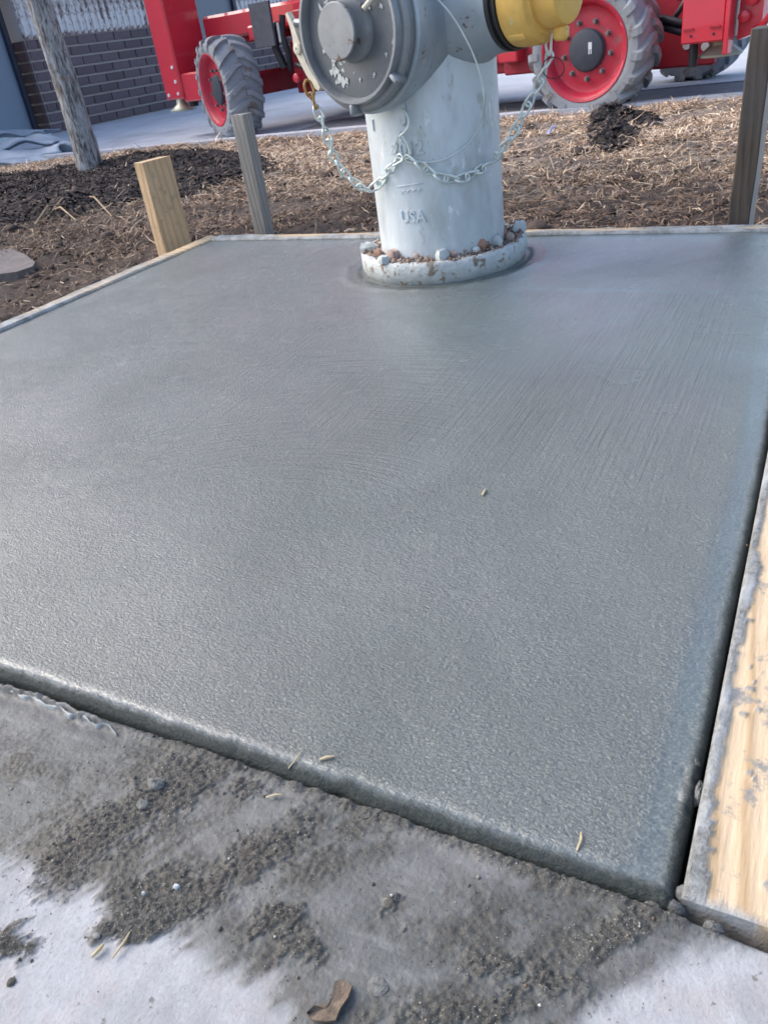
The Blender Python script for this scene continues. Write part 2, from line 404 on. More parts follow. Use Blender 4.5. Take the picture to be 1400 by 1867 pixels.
xs = np.concatenate([np.linspace(-5.6, -3.2, 50)[:-1], np.linspace(-3.2, -1.402, 180)]); ys = np.linspace(.245, 1.653, 150)
tag(link('lawn', gridmesh('lawn_side', xs, ys, lawn_f, M_soil)), kind='structure')
xs = np.linspace(.09, 9, 60); ys = np.linspace(.245, 1.653, 40)
tag(link('lawn', gridmesh('lawn_right', xs, ys, lawn_f, M_soil)), kind='structure')

# kerb along the far side of the lawn
b = MB(); kx = [-9 + .25 * i for i in range(73)]
for i in range(72):
    x0, x1 = kx[i], kx[i + 1]; y0, y1 = float(kerb_y(x0)), float(kerb_y(x1)); zt = -.108
    b.add([(x0, y0 - .01, ROAD - .1), (x0, y0, zt), (x0, y0 + .10, zt), (x0, y0 + .125, ROAD - .1), (x1, y1 - .01, ROAD - .1), (x1, y1, zt), (x1, y1 + .10, zt), (x1, y1 + .125, ROAD - .1)],
          [(0, 4, 5, 1), (1, 5, 6, 2), (2, 6, 7, 3)])
tag(b.build('kerb', M_kerb), kind='structure')

# ---- dead grass: short bent strips, thousands of them, one object
def blades(n, xr, yr, lmin, lmax, wmin, wmax, seedk):
    r = np.random.default_rng(seedk)
    x = r.uniform(*xr, n); y = yr[0] + (yr[1] - yr[0]) * r.uniform(0, 1, n) ** 1.35
    ok = (y < kerb_y(x) + .01) & ~((x > -1.39) & (x < .1) & (y < 1.67))
    x, y = x[ok], y[ok]; z, mu, di = lawn_z(x, y)
    den = fbm(x * 4, y * 4, 3, 77); keep = (mu + di < .35 + .25 * r.random(len(x))) & (r.random(len(x)) < .12 + 1.5 * sst(.32, .60, den))
    keep |= r.random(len(x)) < .015
    x, y, z = x[keep], y[keep], z[keep]; n = len(x)
    L = r.uniform(lmin, lmax, n) * (.6 + .25 * sst(2, 4.5, y)); W = r.uniform(wmin, wmax, n) * (1 + .4 * sst(2, 4.5, y))
    az = r.uniform(0, 2 * np.pi, n) + 1.2 * (fbm(x * 3, y * 3, 2, 5) - .5); lift = r.uniform(-.05, .75, n) ** 1.0 * r.uniform(.2, 1, n)
    bend = r.uniform(-1.4, .2, n); tw = az + r.uniform(-.6, .6, n)
    p = np.stack([x, y, z + .001 + r.uniform(0, .008, n)], 1); pts = [p]; a = lift
    for s_ in range(2):
        d = np.stack([np.cos(az) * np.cos(a), np.sin(az) * np.cos(a), np.sin(a)], 1); p = p + d * (L / 2)[:, None]
        p[:, 2] = np.maximum(p[:, 2], z + .001); pts.append(p); a = a + bend; az = tw
    side = np.stack([-np.sin(az), np.cos(az), r.uniform(-.5, .5, n)], 1) * (W / 2)[:, None]
    V = np.stack([pts[0] - side, pts[0] + side, pts[1] - side, pts[1] + side, pts[2] - side * .25, pts[2] + side * .25], 1).reshape(-1, 3)
    i = np.arange(n)[:, None] * 6; F = np.concatenate([i + np.array([[0, 1, 3, 2]]), i + np.array([[2, 3, 5, 4]])])
    pal = np.array([[.34, .27, .19], [.26, .19, .125], [.42, .35, .26], [.17, .115, .08], [.115, .075, .055], [.30, .255, .215]])
    k = r.choice(6, n, p=[.25, .22, .14, .16, .10, .13]); wet = sst(3.0, 1.8, y + (fbm(x * 3, y * 3, 3, 8) - .5) * 1.6)
    swap = r.random(n) < wet * .62; k = np.where(swap, r.choice([3, 4], n), k)
    c = pal[k] * r.uniform(.5, 1.1, (n, 1)); c = c * (1.06 + 1.0 * sst(2.1, 3.4, y))[:, None]; g_ = c.mean(1, keepdims=True); c = (c * .88 + g_ * .12) * np.array([1.08, 1.0, .94]); return V, F, np.repeat(c, 6, 0)
V1, F1, c1 = blades(120000, (-5.4, .9), (1.66, 4.95), .02, .07, .0016, .0036, 11)
V2, F2, c2 = blades(14000, (-3.3, -1.41), (.55, 1.66), .02, .075, .0014, .003, 12)
V3, F3, c3 = blades(9000, (-5.4, .9), (1.66, 4.95), .07, .16, .002, .0045, 13); c3 = c3 * 1.25
V4, F4, c4 = blades(60000, (-5.4, .9), (2.4, 4.95), .03, .08, .002, .004, 14); c4 = c4 * 1.15
Vs_, Fs_, o_ = [], [], 0
for v_, f_ in ((V1, F1), (V2, F2), (V3, F3), (V4, F4)): Vs_.append(v_); Fs_.append(f_ + o_); o_ += len(v_)
tag(link('dead_grass', npmesh('dead_grass', np.concatenate(Vs_), np.concatenate(Fs_), M_blade, False, {'col': np.concatenate([c1, c2, c3, c4])})),
    'dry matted brown lawn grass behind the wet slab', 'grass', kind='stuff')
# ---- bark mulch chips
r = np.random.default_rng(5); n = 60000; x = r.uniform(-6.5, -1.6, n); y = r.uniform(2.1, 4.9, n)
z, mu, di = lawn_z(x, y); k = mu > .35 + .3 * r.random(n); x, y, z = x[k][:26000], y[k][:26000], z[k][:26000]; n = len(x)
xd = r.uniform(-1.4, -.4, 9000); yd = r.uniform(3.0, 4.6, 9000); zd, m_, d_ = lawn_z(xd, yd); k = d_ > .3; x = np.r_[x, xd[k]]; y = np.r_[y, yd[k]]; z = np.r_[z, zd[k]]; n = len(x)
L = r.uniform(.012, .05, n); W = r.uniform(.004, .013, n); az = r.uniform(0, 6.28, n); ti = r.normal(0, .35, n)
d = np.stack([np.cos(az) * np.cos(ti), np.sin(az) * np.cos(ti), np.sin(ti)], 1) * (L / 2)[:, None]
s_ = np.stack([-np.sin(az), np.cos(az), r.normal(0, .5, n)], 1) * (W / 2)[:, None]; h = np.stack([0 * x, 0 * x, r.uniform(.002, .006, n)], 1)
p = np.stack([x, y, z + .004], 1)
V = np.stack([p - d - s_, p + d - s_ * .6, p + d * .9 + s_, p - d * .8 + s_, p + h - d * .4, p + h * 1.3 + d * .3], 1).reshape(-1, 3); i = np.arange(n)[:, None] * 6
F = np.concatenate([i + np.array([a]) for a in ([0, 1, 5], [0, 5, 4], [1, 2, 5], [2, 3, 4], [2, 4, 5], [3, 0, 4])])
c = np.array([.034, .027, .027]) * r.uniform(.5, 2.0, (n, 1)) + np.array([.10, .07, .05]) * (r.random((n, 1)) < .06)
tag(link('bark_mulch', npmesh('bark_mulch', V, F, M_chip, False, {'col': np.repeat(c, 6, 0)})), 'dark bark mulch chips heaped around the tree trunk', 'mulch', kind='stuff')

def clods():
    rr = np.random.default_rng(21); n = 900; x = np.r_[rr.uniform(-3.2, .6, n), rr.uniform(-2.6, -1.42, 250)]; y = np.r_[1.68 + 1.6 * rr.random(n) ** 2, rr.uniform(.7, 1.66, 250)]
    k = ~((x > -1.42) & (y < 1.68)); x, y = x[k], y[k]; z, mu, di = lawn_z(x, y); n = len(x); sz = rr.uniform(.004, .011, n) * (1 + 1.6 * (rr.random(n) < .08))
    base = np.array([[math.cos(t) * math.cos(p), math.sin(t) * math.cos(p), math.sin(p)] for p in (-.5, .15, .8) for t in (0, 1.05, 2.1, 3.14, 4.2, 5.24)] + [[0, 0, 1.05]])
    V = np.stack([x, y, z + sz * .15], 1)[:, None] + base[None] * sz[:, None, None] * rr.uniform(.6, 1.3, (n, 19, 1)) * np.array([1.2, 1, .7]); f = []
    for j in (0, 1):
        for q in range(6): a, b_ = j * 6 + q, j * 6 + (q + 1) % 6; f += [[a, b_, b_ + 6], [a, b_ + 6, a + 6]]
    f += [[12 + q, 12 + (q + 1) % 6, 18] for q in range(6)]; F = (np.arange(n)[:, None, None] * 19 + np.array(f)[None]).reshape(-1, 3)
    c = np.array([.062, .044, .038]) * rr.uniform(.6, 1.6, (n, 1)); return npmesh('soil_clods', V.reshape(-1, 3), F, M_chip, False, {'col': np.repeat(c, 19, 0)})
tag(link('soil_clods', clods()), 'brown crumbs of wet soil scattered in the dead grass near the form boards', 'soil', kind='stuff')

# ---- the fresh slab (x -1.36..-.014, y .257..1.61)
X0, X1, Y0, Y1 = -1.362, -.0180, .2560, 1.612
def slab_f(x, y):
    e = .0065; z = np.zeros_like(x)
    wob = .0030 * (fbm(x * 60, y * 7, 3, 4) - .5) + .003 * (fbm(x * 9, y * 3, 2, 5) - .5)
    dr = X1 - x + wob; df = y - Y0 + .003 * (fbm(x * 30, y * 30, 3, 6) - .5) - .0022 * sst(.015, .0, np.abs(x + .215))
    for d, dep in ((dr, .030), (df, .026)):
        t = np.clip(1 - d / e, 0, 1); z -= e * (1 - np.sqrt(np.clip(1 - t * t, 0, 1))) * .85 + np.where(d < 0, -d * 14, 0) * .8
    z = np.maximum(z, -.042)
    crumb = fbm(x * 170, y * 170, 3, 51); lip = np.exp(-((df - e) / .004) ** 2) * .0005 * crumb; z += lip
    z += np.exp(-((df - .003) / .006) ** 2) * .0022 * (crumb - .5) * sst(.4, .7, fbm(x * 14, y * 0, 3, 53))
    z += .0016 * (fbm(x * 5, y * 5, 3, 61) - .5) + .0009 * (fbm(x * 45, y * 45, 4, 62) - .5)
    near = sst(.95, .5, y); st = fbm(x * 260, y * 260, 2, 63) - .5; z += near * .0009 * st
    z += -.0010 * np.exp(-((y - 1.258 - .012 * (fbm(x * 4, y * 0, 2, 1) - .5)) / .006) ** 2) * (x > -.45) * fbm(x * 60, y * 60, 2, 7) + .0010 * sst(1.25, 1.275, y) * sst(-.6, -.40, x)
    for ly in (.0,): pass
    hyd = np.hypot(x - HX, y - HY); z += -.003 * np.exp(-((hyd - .17) / .02) ** 2) + .004 * np.exp(-((hyd - .185 - .02 * fbm(x * 20, y * 20, 2, 9)) / .01) ** 2) * fbm(x * 40, y * 40, 3, 10)
    # ragged torn bit near the board
    px, py = project(np.stack([x, y, 0 * x], 1))
    tear = np.exp(-(((px - 1265) / 22) ** 2 + ((py - 1455) / 60) ** 2)) + np.exp(-(((px - 1215) / 40) ** 2 + ((py - 1640) / 25) ** 2)) * .8
    z += tear * .010 * (fbm(x * 220, y * 220, 4, 71) - .42)
    ew = .003 * (fbm(x * 120, y * 120, 3, 58) - .5); edge = np.clip(np.maximum(sst(.011, .002, dr + ew), sst(.0135, .0045, df + ew)), 0, 1) * .92  # mask for the shade painted along the front and right rim
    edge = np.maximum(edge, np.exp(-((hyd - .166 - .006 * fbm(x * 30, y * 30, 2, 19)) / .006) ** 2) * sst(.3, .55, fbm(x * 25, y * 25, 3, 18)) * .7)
    smooth = np.clip(sst(.020, .010, df) + sst(.035, .015, dr) + .8 * sst(-.75, -.5, x) * sst(.75, 1.0, y), 0, 1)
    broom = sst(.55, .85, y) * sst(-.75, -.55, x) * sst(-.05, -.12, x) * sst(1.265, 1.25, y) * sst(.25, .55, fbm(x * 5, y * 2, 3, 90)) + .25 * sst(.035, .06, dr) * sst(-.35, -.15, x) + .6 * sst(-.5, -.8, x) * sst(.5, .8, y) * sst(.4, .6, fbm(x * 4, y * 3, 3, 94))
    qx, qy = x + .42, y - .38; rad = np.hypot(qx, qy); tht = np.arctan2(qy, qx)
    arcm = sst(.16, .26, rad) * sst(.75, .5, rad) * sst(-.28, -.42, x) * sst(.40, .52, y) * sst(.30, .50, fbm(x * 5, y * 5, 3, 95)) * .75
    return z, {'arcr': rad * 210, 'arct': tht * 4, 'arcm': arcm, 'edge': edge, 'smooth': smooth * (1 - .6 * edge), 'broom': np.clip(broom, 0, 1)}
xs = np.concatenate([np.linspace(X0, -.62, 190)[:-1], np.linspace(-.62, X1 - .03, 400)[:-1], np.linspace(X1 - .03, X1 + .003, 34)])
ys = np.concatenate([np.linspace(Y0 - .003, Y0 + .022, 24)[:-1], np.linspace(Y0 + .022, .62, 210)[:-1], np.linspace(.62, Y1, 230)])
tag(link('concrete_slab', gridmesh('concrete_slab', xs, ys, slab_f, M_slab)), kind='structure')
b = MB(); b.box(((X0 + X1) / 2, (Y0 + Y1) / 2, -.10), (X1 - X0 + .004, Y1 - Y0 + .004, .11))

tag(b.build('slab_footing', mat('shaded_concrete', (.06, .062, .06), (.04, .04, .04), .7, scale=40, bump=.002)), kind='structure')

# ---- the old sidewalk in the foreground, with slurry and grit on it
LIGHT = [[(-80, 1575), (60, 1585), (95, 1640), (165, 1620), (185, 1700), (330, 1725), (405, 1775), (500, 1800), (560, 1900), (560, 2400), (-900, 2400), (-900, 1500)],
         [(1500, 1730), (1265, 1735), (1190, 1785), (1090, 1835), (1030, 1900), (950, 2400), (2600, 2400), (2600, 1700)]]
def ell(px, py, cx, cy, rx, ry, an=0):
    c, s = math.cos(R_(an)), math.sin(R_(an)); u = (px - cx) * c + (py - cy) * s; v = -(px - cx) * s + (py - cy) * c
    return 1 - np.sqrt((u / rx) ** 2 + (v / ry) ** 2)
THICK = [(300, 1460, 150, 60, -35, 1), (160, 1545, 150, 55, -38, .9), (300, 1640, 150, 60, -8, 1.25), (240, 1700, 90, 30, 0, 1), (510, 1690, 55, 38, 0, .9), (560, 1745, 50, 28, 20, .8),
         (480, 1560, 120, 50, -30, .8), (1130, 1700, 110, 45, -25, .7), (960, 1780, 160, 50, 10, .6), (720, 1655, 30, 10, -15, .9), (725, 1700, 14, 9, 0, .8), (20, 1720, 50, 45, 0, .9), (560, 1480, 60, 20, 0, .4),
         (850, 1850, 200, 28, -5, .6), (925, 1840, 50, 16, -55, 1.1), (1020, 1600, 40, 12, 0, .35), (440, 1450, 60, 18, 15, .6)]
DARK = [(270, 1470, 330, 130, -30, 1), (300, 1640, 210, 90, -8, 1.2), (560, 1560, 260, 90, -20, .8), (520, 1720, 110, 80, 0, 1), (1000, 1740, 260, 110, 15, .9), (1120, 1690, 150, 70, -20, 1), (720, 1670, 60, 50, 0, .7), (20, 1720, 70, 60, 0, 1), (880, 1840, 300, 60, -5, .9), (60, 1400, 260, 60, 20, .5), (1010, 1610, 130, 40, 20, .6), (150, 1575, 170, 60, -35, 1)]
MUDDIR = 63
YS = .2532
def walk_f(x, y):
    px, py = project(np.stack([x, y, 0 * x - .004], 1))
    far = (y < .015); px = np.where(far, np.clip(px, -300, 1700), px); py = np.where(far | (py < 0) | (py > 3000), 2300, py)
    ang = R_(MUDDIR); du = x * math.cos(ang) + y * math.sin(ang); dv = -x * math.sin(ang) + y * math.cos(ang)
    streak = fbm(du * 34, dv * 150, 4, 101); streak2 = fbm(du * 90, dv * 420, 3, 102)
    wx = px + 60 * (streak - .5) + 12 * (streak2 - .5) + 40 * (fbm(x * 38, y * 38, 4, 1) - .5) + 22 * (fbm(x * 190, y * 190, 3, 2) - .5)
    wy = py - 50 * (streak - .5) - 10 * (streak2 - .5) + 40 * (fbm(x * 38, y * 38, 4, 3) - .5) + 22 * (fbm(x * 190, y * 190, 3, 4) - .5)
    lt = np.zeros_like(x)
    for poly in LIGHT: lt = np.maximum(lt, sst(30, -24, pdist_px(wx, wy, poly)))
    mud = 1 - lt; mud = np.where(far, mud * 0, mud)
    th = np.zeros_like(x)
    for cx, cy, rx, ry, an, wt in THICK: th = np.maximum(th, np.clip(ell(wx, wy, cx, cy, rx, ry, an) * 2.2 * wt, 0, 1))
    dirt = np.zeros_like(x)
    for cx, cy, rx, ry, an, wt in DARK: dirt = np.maximum(dirt, np.clip(ell(wx, wy, cx, cy, rx * 1.15, ry * 1.15, an) * 2.6 * wt, 0, 1))
    dirt = dirt * (.2 + .8 * sst(.38, .60, fbm(x * 70, y * 70, 4, 14) * .5 + streak * .5))
    de = YS - y; crust = sst(.010, .001, de) * sst(150, 420, px + 60 * fbm(x * 40, y * 40, 2, 8)) * sst(1400, 1200, px)
    n = fbm(x * 130, y * 130, 4, 12); n2 = fbm(x * 420, y * 420, 3, 13); th = np.clip(th * sst(.36, .66, n * .6 + n2 * .4 + th * .22 + (fbm(x * 60, y * 60, 3, 15) - .5) * .5) * 1.15, 0, 1)
    th = np.where(far, 0, th)
    thk = np.maximum(th, crust * .8 * sst(.3, .6, n + .15))
    z = -.0024 + .0015 * (fbm(x * 14, y * 14, 3, 20) - .5) + mud * .0012 * fbm(x * 25, y * 25, 3, 22) + mud * .0006 * (n2 - .5)
    z += thk * (.0005 + .0018 * np.clip(n - .3, 0, 1) + .0026 * (n2 - .4)) + dirt * .0012 * (n2 - .4) + crust * .004 * np.clip(n - .25, 0, 1)
    # thin curl of cream left along the joint at the left
    t = np.clip(px / 215, 0, 1); yl = 1254 + 72 * t + 22 * (fbm(px * .03, py * 0, 3, 91) - .5)
    ridge = np.exp(-((py - yl) / (4.0 + 3 * fbm(x * 90, y * 0, 2, 6))) ** 2) * (px < 215) * (px > -200) * sst(215, 170, px); z += ridge * .0060 * (.4 + .9 * fbm(x * 160, y * 160, 3, 66))
    pool = np.exp(-((py - yl - 16) / 12.) ** 2) * (px < 230) * (px > -200)
    z -= pool * .0012; mud = np.clip(mud, 0, 1)
    z -= np.where(de < .004, (1 - np.clip(de / .004, 0, 1)) ** 2 * .004 * (1 - crust), 0)
    z = np.where(de < 0, -.045, z); thk = thk * (1 - ridge)
    th = th
    return z, {'mud': mud, 'thick': np.clip(thk, 0, 1), 'dirt': np.clip(dirt, 0, 1)}
def pdist_px(x, y, poly):
    d = np.full(np.shape(x), 1e5)
    for i in range(len(poly)):
        ax, ay = poly[i]; bx, by = poly[(i + 1) % len(poly)]
        vx, vy = bx - ax, by - ay; t = np.clip(((x - ax) * vx + (y - ay) * vy) / (vx * vx + vy * vy), 0, 1)
        d = np.minimum(d, np.hypot(x - ax - t * vx, y - ay - t * vy))
    return np.where(inpoly(x, y, poly), -d, d)
xs = np.concatenate([np.linspace(-3, -.58, 40)[:-1], np.linspace(-.58, .10, 680)[:-1], np.linspace(.10, 3, 40)])
ys = np.concatenate([np.linspace(-2.5, .04, 30)[:-1], np.linspace(.04, YS, 240), [YS + .0004]])
tag(link('sidewalk', gridmesh('sidewalk', xs, ys, walk_f, M_walk)), kind='structure')
WZ, WA = None, None
def walk_z(x, y): return -.006 if y > YS - .001 else float(walk_f(np.array([x]), np.array([y]))[0][0])

# sand grains on the mud
r = np.random.default_rng(3); n = 42000; x = r.uniform(-.56, .09, n); y = r.uniform(.05, YS - .0005, n)
z, at = walk_f(x, y); k = r.random(n) < np.clip(at['thick'] * .9 + at['dirt'] * .35 + at['mud'] * .07 + .002, 0, 1) * .6; x, y, z = x[k], y[k], z[k]; n = len(x)
sz = r.uniform(.00018, .00052, n) * (1 + 1.8 * (r.random(n) < .02)); oc = np.array([[1, 0, 0], [-1, 0, 0], [0, 1, 0], [0, -1, 0], [0, 0, 1], [0, 0, -1]], float)
V = np.stack([x, y, z + sz * .4], 1)[:, None, :] + oc[None] * (sz[:, None, None] * r.uniform(.7, 1.3, (n, 6, 1)))
F = np.array([[0, 2, 4], [2, 1, 4], [1, 3, 4], [3, 0, 4], [2, 0, 5], [1, 2, 5], [3, 1, 5], [0, 3, 5]]); F = (np.arange(n)[:, None, None] * 6 + F[None]).reshape(-1, 3)
pal = np.array([[.09, .085, .075], [.30, .27, .22], [.5, .48, .43], [.16, .12, .09]]); c = pal[r.choice(4, n, p=[.52, .26, .10, .12])]
tag(link('sand_grains', npmesh('sand_grains', V.reshape(-1, 3), F, vc_mat('sand', .7), True, {'col': np.repeat(c, 6, 0)})), 'loose sand and grit on the muddy sidewalk edge', 'sand', kind='stuff')

# ================================================================== FORMWORK BOARDS AND STAKES
def board(name, x0, x1, y0, y1, zt, h, m, mudf, dx, dy, label, lift=.0):
    nx = max(3, int((x1 - x0) / dx)); ny = max(3, int((y1 - y0) / dy)); X = np.linspace(x0, x1, nx + 1); Y = np.linspace(y0, y1, ny + 1)
    gx, gy = np.meshgrid(X, Y); x, y = gx.ravel(), gy.ravel(); mud = mudf(x, y)
    ed = np.minimum(np.minimum(x - x0, x1 - x), np.minimum(y - y0, y1 - y)); r_ = .003
    t = np.clip(1 - ed / r_, 0, 1); z = zt - r_ * (1 - np.sqrt(np.clip(1 - t * t, 0, 1))) + mud * (.0006 + .0018 * fbm(x * 150, y * 150, 3, 5)) * (ed > .0005)
    z = z + .0007 * (fbm(x * 30, y * 30, 3, 15) - .5)
    V = np.stack([x, y, z], 1); k = nx + 1; i = (np.arange(ny)[:, None] * k + np.arange(nx)[None]).ravel(); F = np.stack([i, i + 1, i + k + 1, i + k], 1)
    # skirt down the four sides, three rows
    per = np.r_[np.arange(k), np.arange(1, ny + 1) * k + nx, (ny * k + np.arange(nx - 1, -1, -1)), np.arange(ny - 1, 0, -1) * k]; n = len(per); rows = [per]; Vs = [V]; tot = len(V); ms = [mud]
    for q in (.3, .65, 1.0):
        W = V[per].copy(); W[:, 2] = zt - r_ - q * h; Vs.append(W); rows.append(np.arange(tot, tot + n)); tot += n; ms.append(np.full(n, .75))
    Fs = [F]
    for a, b_ in zip(rows[:-1], rows[1:]): Fs.append(np.stack([a, b_, np.roll(b_, -1), np.roll(a, -1)], 1)[:, ::-1])
    me = npmesh(name, np.concatenate(Vs), np.concatenate(Fs), m, True, {'mud': np.concatenate(ms)}); me.set_sharp_from_angle(angle=R_(60))
    return tag(link(name, me), label, 'board', 'wooden form boards around the slab')
def mud_right(x, y):
    n = fbm(x * 35, y * 22, 4, 30); w_ = .0055 + .008 * (n - .45) * 2 + .006 * sst(.7, 1.3, y) + .003 * sst(.33, .27, y)
    strip = sst(w_ + .0012, w_ - .0012, x - (-.0155)); fr = sst(.2635 + .004 * n, .2635 + .001 * n, y) * sst(.35, .5, n)
    sp = sst(.74, .77, fbm(x * 130, y * 130, 2, 33)) * .9; return np.clip(strip * sst(.16, .3, n + .12) + fr + sp, 0, 1)
board('form_board', -.0155, .078, .2620, 1.612, .0045, .055, M_board, mud_right, .0018, .0035, 'thick yellow pine form board along the right edge of the slab')
def mud_back(x, y):
    n = fbm(x * 9, y * 40, 4, 44); return np.clip(sst(.45, .6, n) + sst(1.622 + .012 * n, 1.618, y) + .3 * sst(-.9, -.3, x) * n, 0, 1)
board('form_board', -1.362, .30, 1.6125, 1.650, .005, .07, M_boardx, mud_back, .006, .003, 'thin pale form board along the back edge of the slab')
def mud_left(x, y):
    n = fbm(x * 40, y * 9, 4, 45); return np.clip(.35 + sst(.3, .6, n) * .5 + sst(1.3, .9, y) * .4 - sst(1.38, 1.55, y) * .5, 0, 1)
board('form_board', -1.3995, -1.3625, .25, 1.652, .005, .07, M_boardx, mud_left, .003, .006, 'cement smeared form board along the left edge of the slab')

def stake(px_, py_, z0, top, wx, wy, rz, m, label, lean=(0, 0), tip=.25, edge_mat=None):
    p = P(px_, py_, z0); b = MB(); L = top - z0; n = 7; rnd = random.Random(int(px_)); vs = []; c = .0025
    base = [(-wx / 2 + c, -wy / 2), (wx / 2 - c, -wy / 2), (wx / 2, -wy / 2 + c), (wx / 2, wy / 2 - c), (wx / 2 - c, wy / 2), (-wx / 2 + c, wy / 2), (-wx / 2, wy / 2 - c), (-wx / 2, -wy / 2 + c)]
    zs = [-tip, -.05, 0] + [L * i / n for i in range(1, n)] + [L - .002, L]
    for i, zz in enumerate(zs):
        sc = .15 if i == 0 else (.985 if zz == L else 1); j = rnd.uniform(-.0006, .0006)
        vs += [(x * sc + j, y * sc + j, zz + (rnd.uniform(-.001, .001) if zz == L else 0)) for x, y in base]
    fs = [(i * 8 + k, i * 8 + (k + 1) % 8, (i + 1) * 8 + (k + 1) % 8, (i + 1) * 8 + k) for i in range(len(zs) - 1) for k in range(8)] + [tuple(range(8))[::-1], tuple((len(zs) - 1) * 8 + k for k in range(8))]
    b.add(vs, fs); me = b.mesh('wooden_stake', m, 35)
    if edge_mat:
        me.materials.append(edge_mat)
        for pl in me.polygons:
            if pl.normal.x > .8: pl.material_index = 1
    o = link('wooden_stake', me, None, p, (R_(lean[0]), R_(lean[1]), R_(rz)))
    return tag(o, label, 'stake', 'wooden stakes holding the form boards')
stake(325, 474, -.05, .197, .089, .038, 80, M_stake_new, 'short fresh yellow pine stake outside the left form board')
stake(485, 437, -.05, .262, .040, .040, 3, M_stake_grey, 'narrow weathered grey stake behind the back form board', (0, 0))
stake(1347, 428, -.04, .318, .040, .062, -5, M_stake_brown, 'tall dark brown stake at the right behind the slab', (0, 1.3), edge_mat=M_stake_lit)

# ================================================================== FIRE HYDRANT
M_hyd = mat('silver_hydrant_paint', (.62, .68, .72), (.54, .60, .64), .38, .2, scale=7, bump=.0012, bscale=60, stretch=(1, 1, .45), spots=[(9, .50, .64, (.44, .48, .49)), (30, .60, .68, (.43, .45, .44)), (45, .62, .68, (.74, .76, .78)), (28, .72, .76, (.30, .24, .18)), (160, .68, .72, (.2, .2, .2))])
M_hydhi = mat('silver_nozzle_paint', (.40, .45, .49), (.30, .345, .38), .36, .3, scale=12, bump=.0006, bscale=90, spots=[(50, .64, .68, (.18, .13, .10)), (26, .62, .68, (.44, .47, .48))])
M_cap = mat('grey_storz_cap', (.105, .12, .135), (.14, .15, .165), .42, .25, scale=18, bump=.0005, bscale=240, spots=[(34, .66, .70, (.45, .50, .50)), (90, .70, .74, (.5, .53, .52))])
M_ring = mat('grey_cap_ring', (.20, .215, .235), (.26, .275, .29), .38, .4, scale=30, bump=.0004, bscale=200)
M_boss = mat('grey_boss', (.26, .275, .29), (.22, .235, .25), .42, .35, scale=40, spots=[(40, .64, .68, (.12, .07, .05))])
M_galv = mat('galvanised_steel', (.74, .79, .76), (.60, .66, .63), .35, .35, scale=60, spots=[(70, .66, .7, (.35, .22, .08))])
M_lever = mat('cream_lever', (.62, .57, .47), (.50, .46, .38), .5, 0, scale=60)
M_rust = mat('rusty_orange', (.45, .26, .08), (.35, .18, .05), .6, 0, scale=60)
M_yel = mat('yellow_cap_paint', (.82, .51, .13), (.70, .41, .10), .45, 0, scale=25, bump=.0006, bscale=120, spots=[(50, .64, .69, (.30, .20, .07)), (30, .66, .70, (.66, .56, .30))])
M_black = mat('black_rubber', (.018, .018, .02), (.03, .03, .03), .5, 0, scale=60)
M_whitep = mat('white_paint_splash', (.55, .58, .56), (.42, .45, .44), .6, 0, scale=120)
M_flange = mat('dirty_flange', (.40, .43, .43), (.50, .53, .53), .6, .1, scale=40, bump=.002, bscale=120, spots=[(38, .56, .63, (.21, .17, .13)), (70, .64, .70, (.14, .125, .11)), (25, .62, .68, (.30, .22, .17))])

hyd = empty('fire_hydrant', (HX, HY, 0)); tag(hyd, 'silver grey fire hydrant with large storz cap standing in wet concrete', 'fire hydrant')
hyd_inv = Matrix.Translation((-HX, -HY, 0))
def hb(b, name, m, smooth=40, parent=None):       # world-built mesh -> child of the hydrant
    b.v = [tuple(Vector(v) - Vector((HX, HY, 0))) for v in b.v]
    return b.build(name, m, parent or hyd, smooth)
def shell(prof, n=96, wob=0, name='', m=None, noise=.0, smooth=50):
    """dense lathe about the hydrant axis with a slight casting unevenness"""
    vs = []
    for z, r_ in prof:
        for k in range(n):
            t = 2 * math.pi * k / n; rr = r_ + noise * (float(fbm(np.array([t * 9.]), np.array([z * 60.]), 3, 2)[0]) - .5); vs.append((rr * math.cos(t), rr * math.sin(t), z))
    L = len(prof); fs = [(i * n + k, i * n + (k + 1) % n, (i + 1) * n + (k + 1) % n, (i + 1) * n + k) for i in range(L - 1) for k in range(n)]
    b = MB(); b.add(vs, fs + [tuple(range(n))[::-1], tuple((L - 1) * n + k for k in range(n))]); return b.build(name, m, hyd, smooth)
shell([(-.05, BR + .002), (.03, BR + .0015), (.045, BR)] + [(.045 + .03 * i, BR - .0000 * i) for i in range(1, 19)] + [(.60, BR)], name='barrel', m=M_hyd, noise=.0012)
FR = .160
prof = [(-.02, FR - .01), (.002, FR - .004), (.006, FR), (.030, FR + .001), (.036, FR - .003), (.037, FR - .012), (.031, FR - .020), (.030, BR + .004), (.030, BR - .01)]
fl = shell(prof, 128, name='base_flange', m=M_flange, noise=.006)
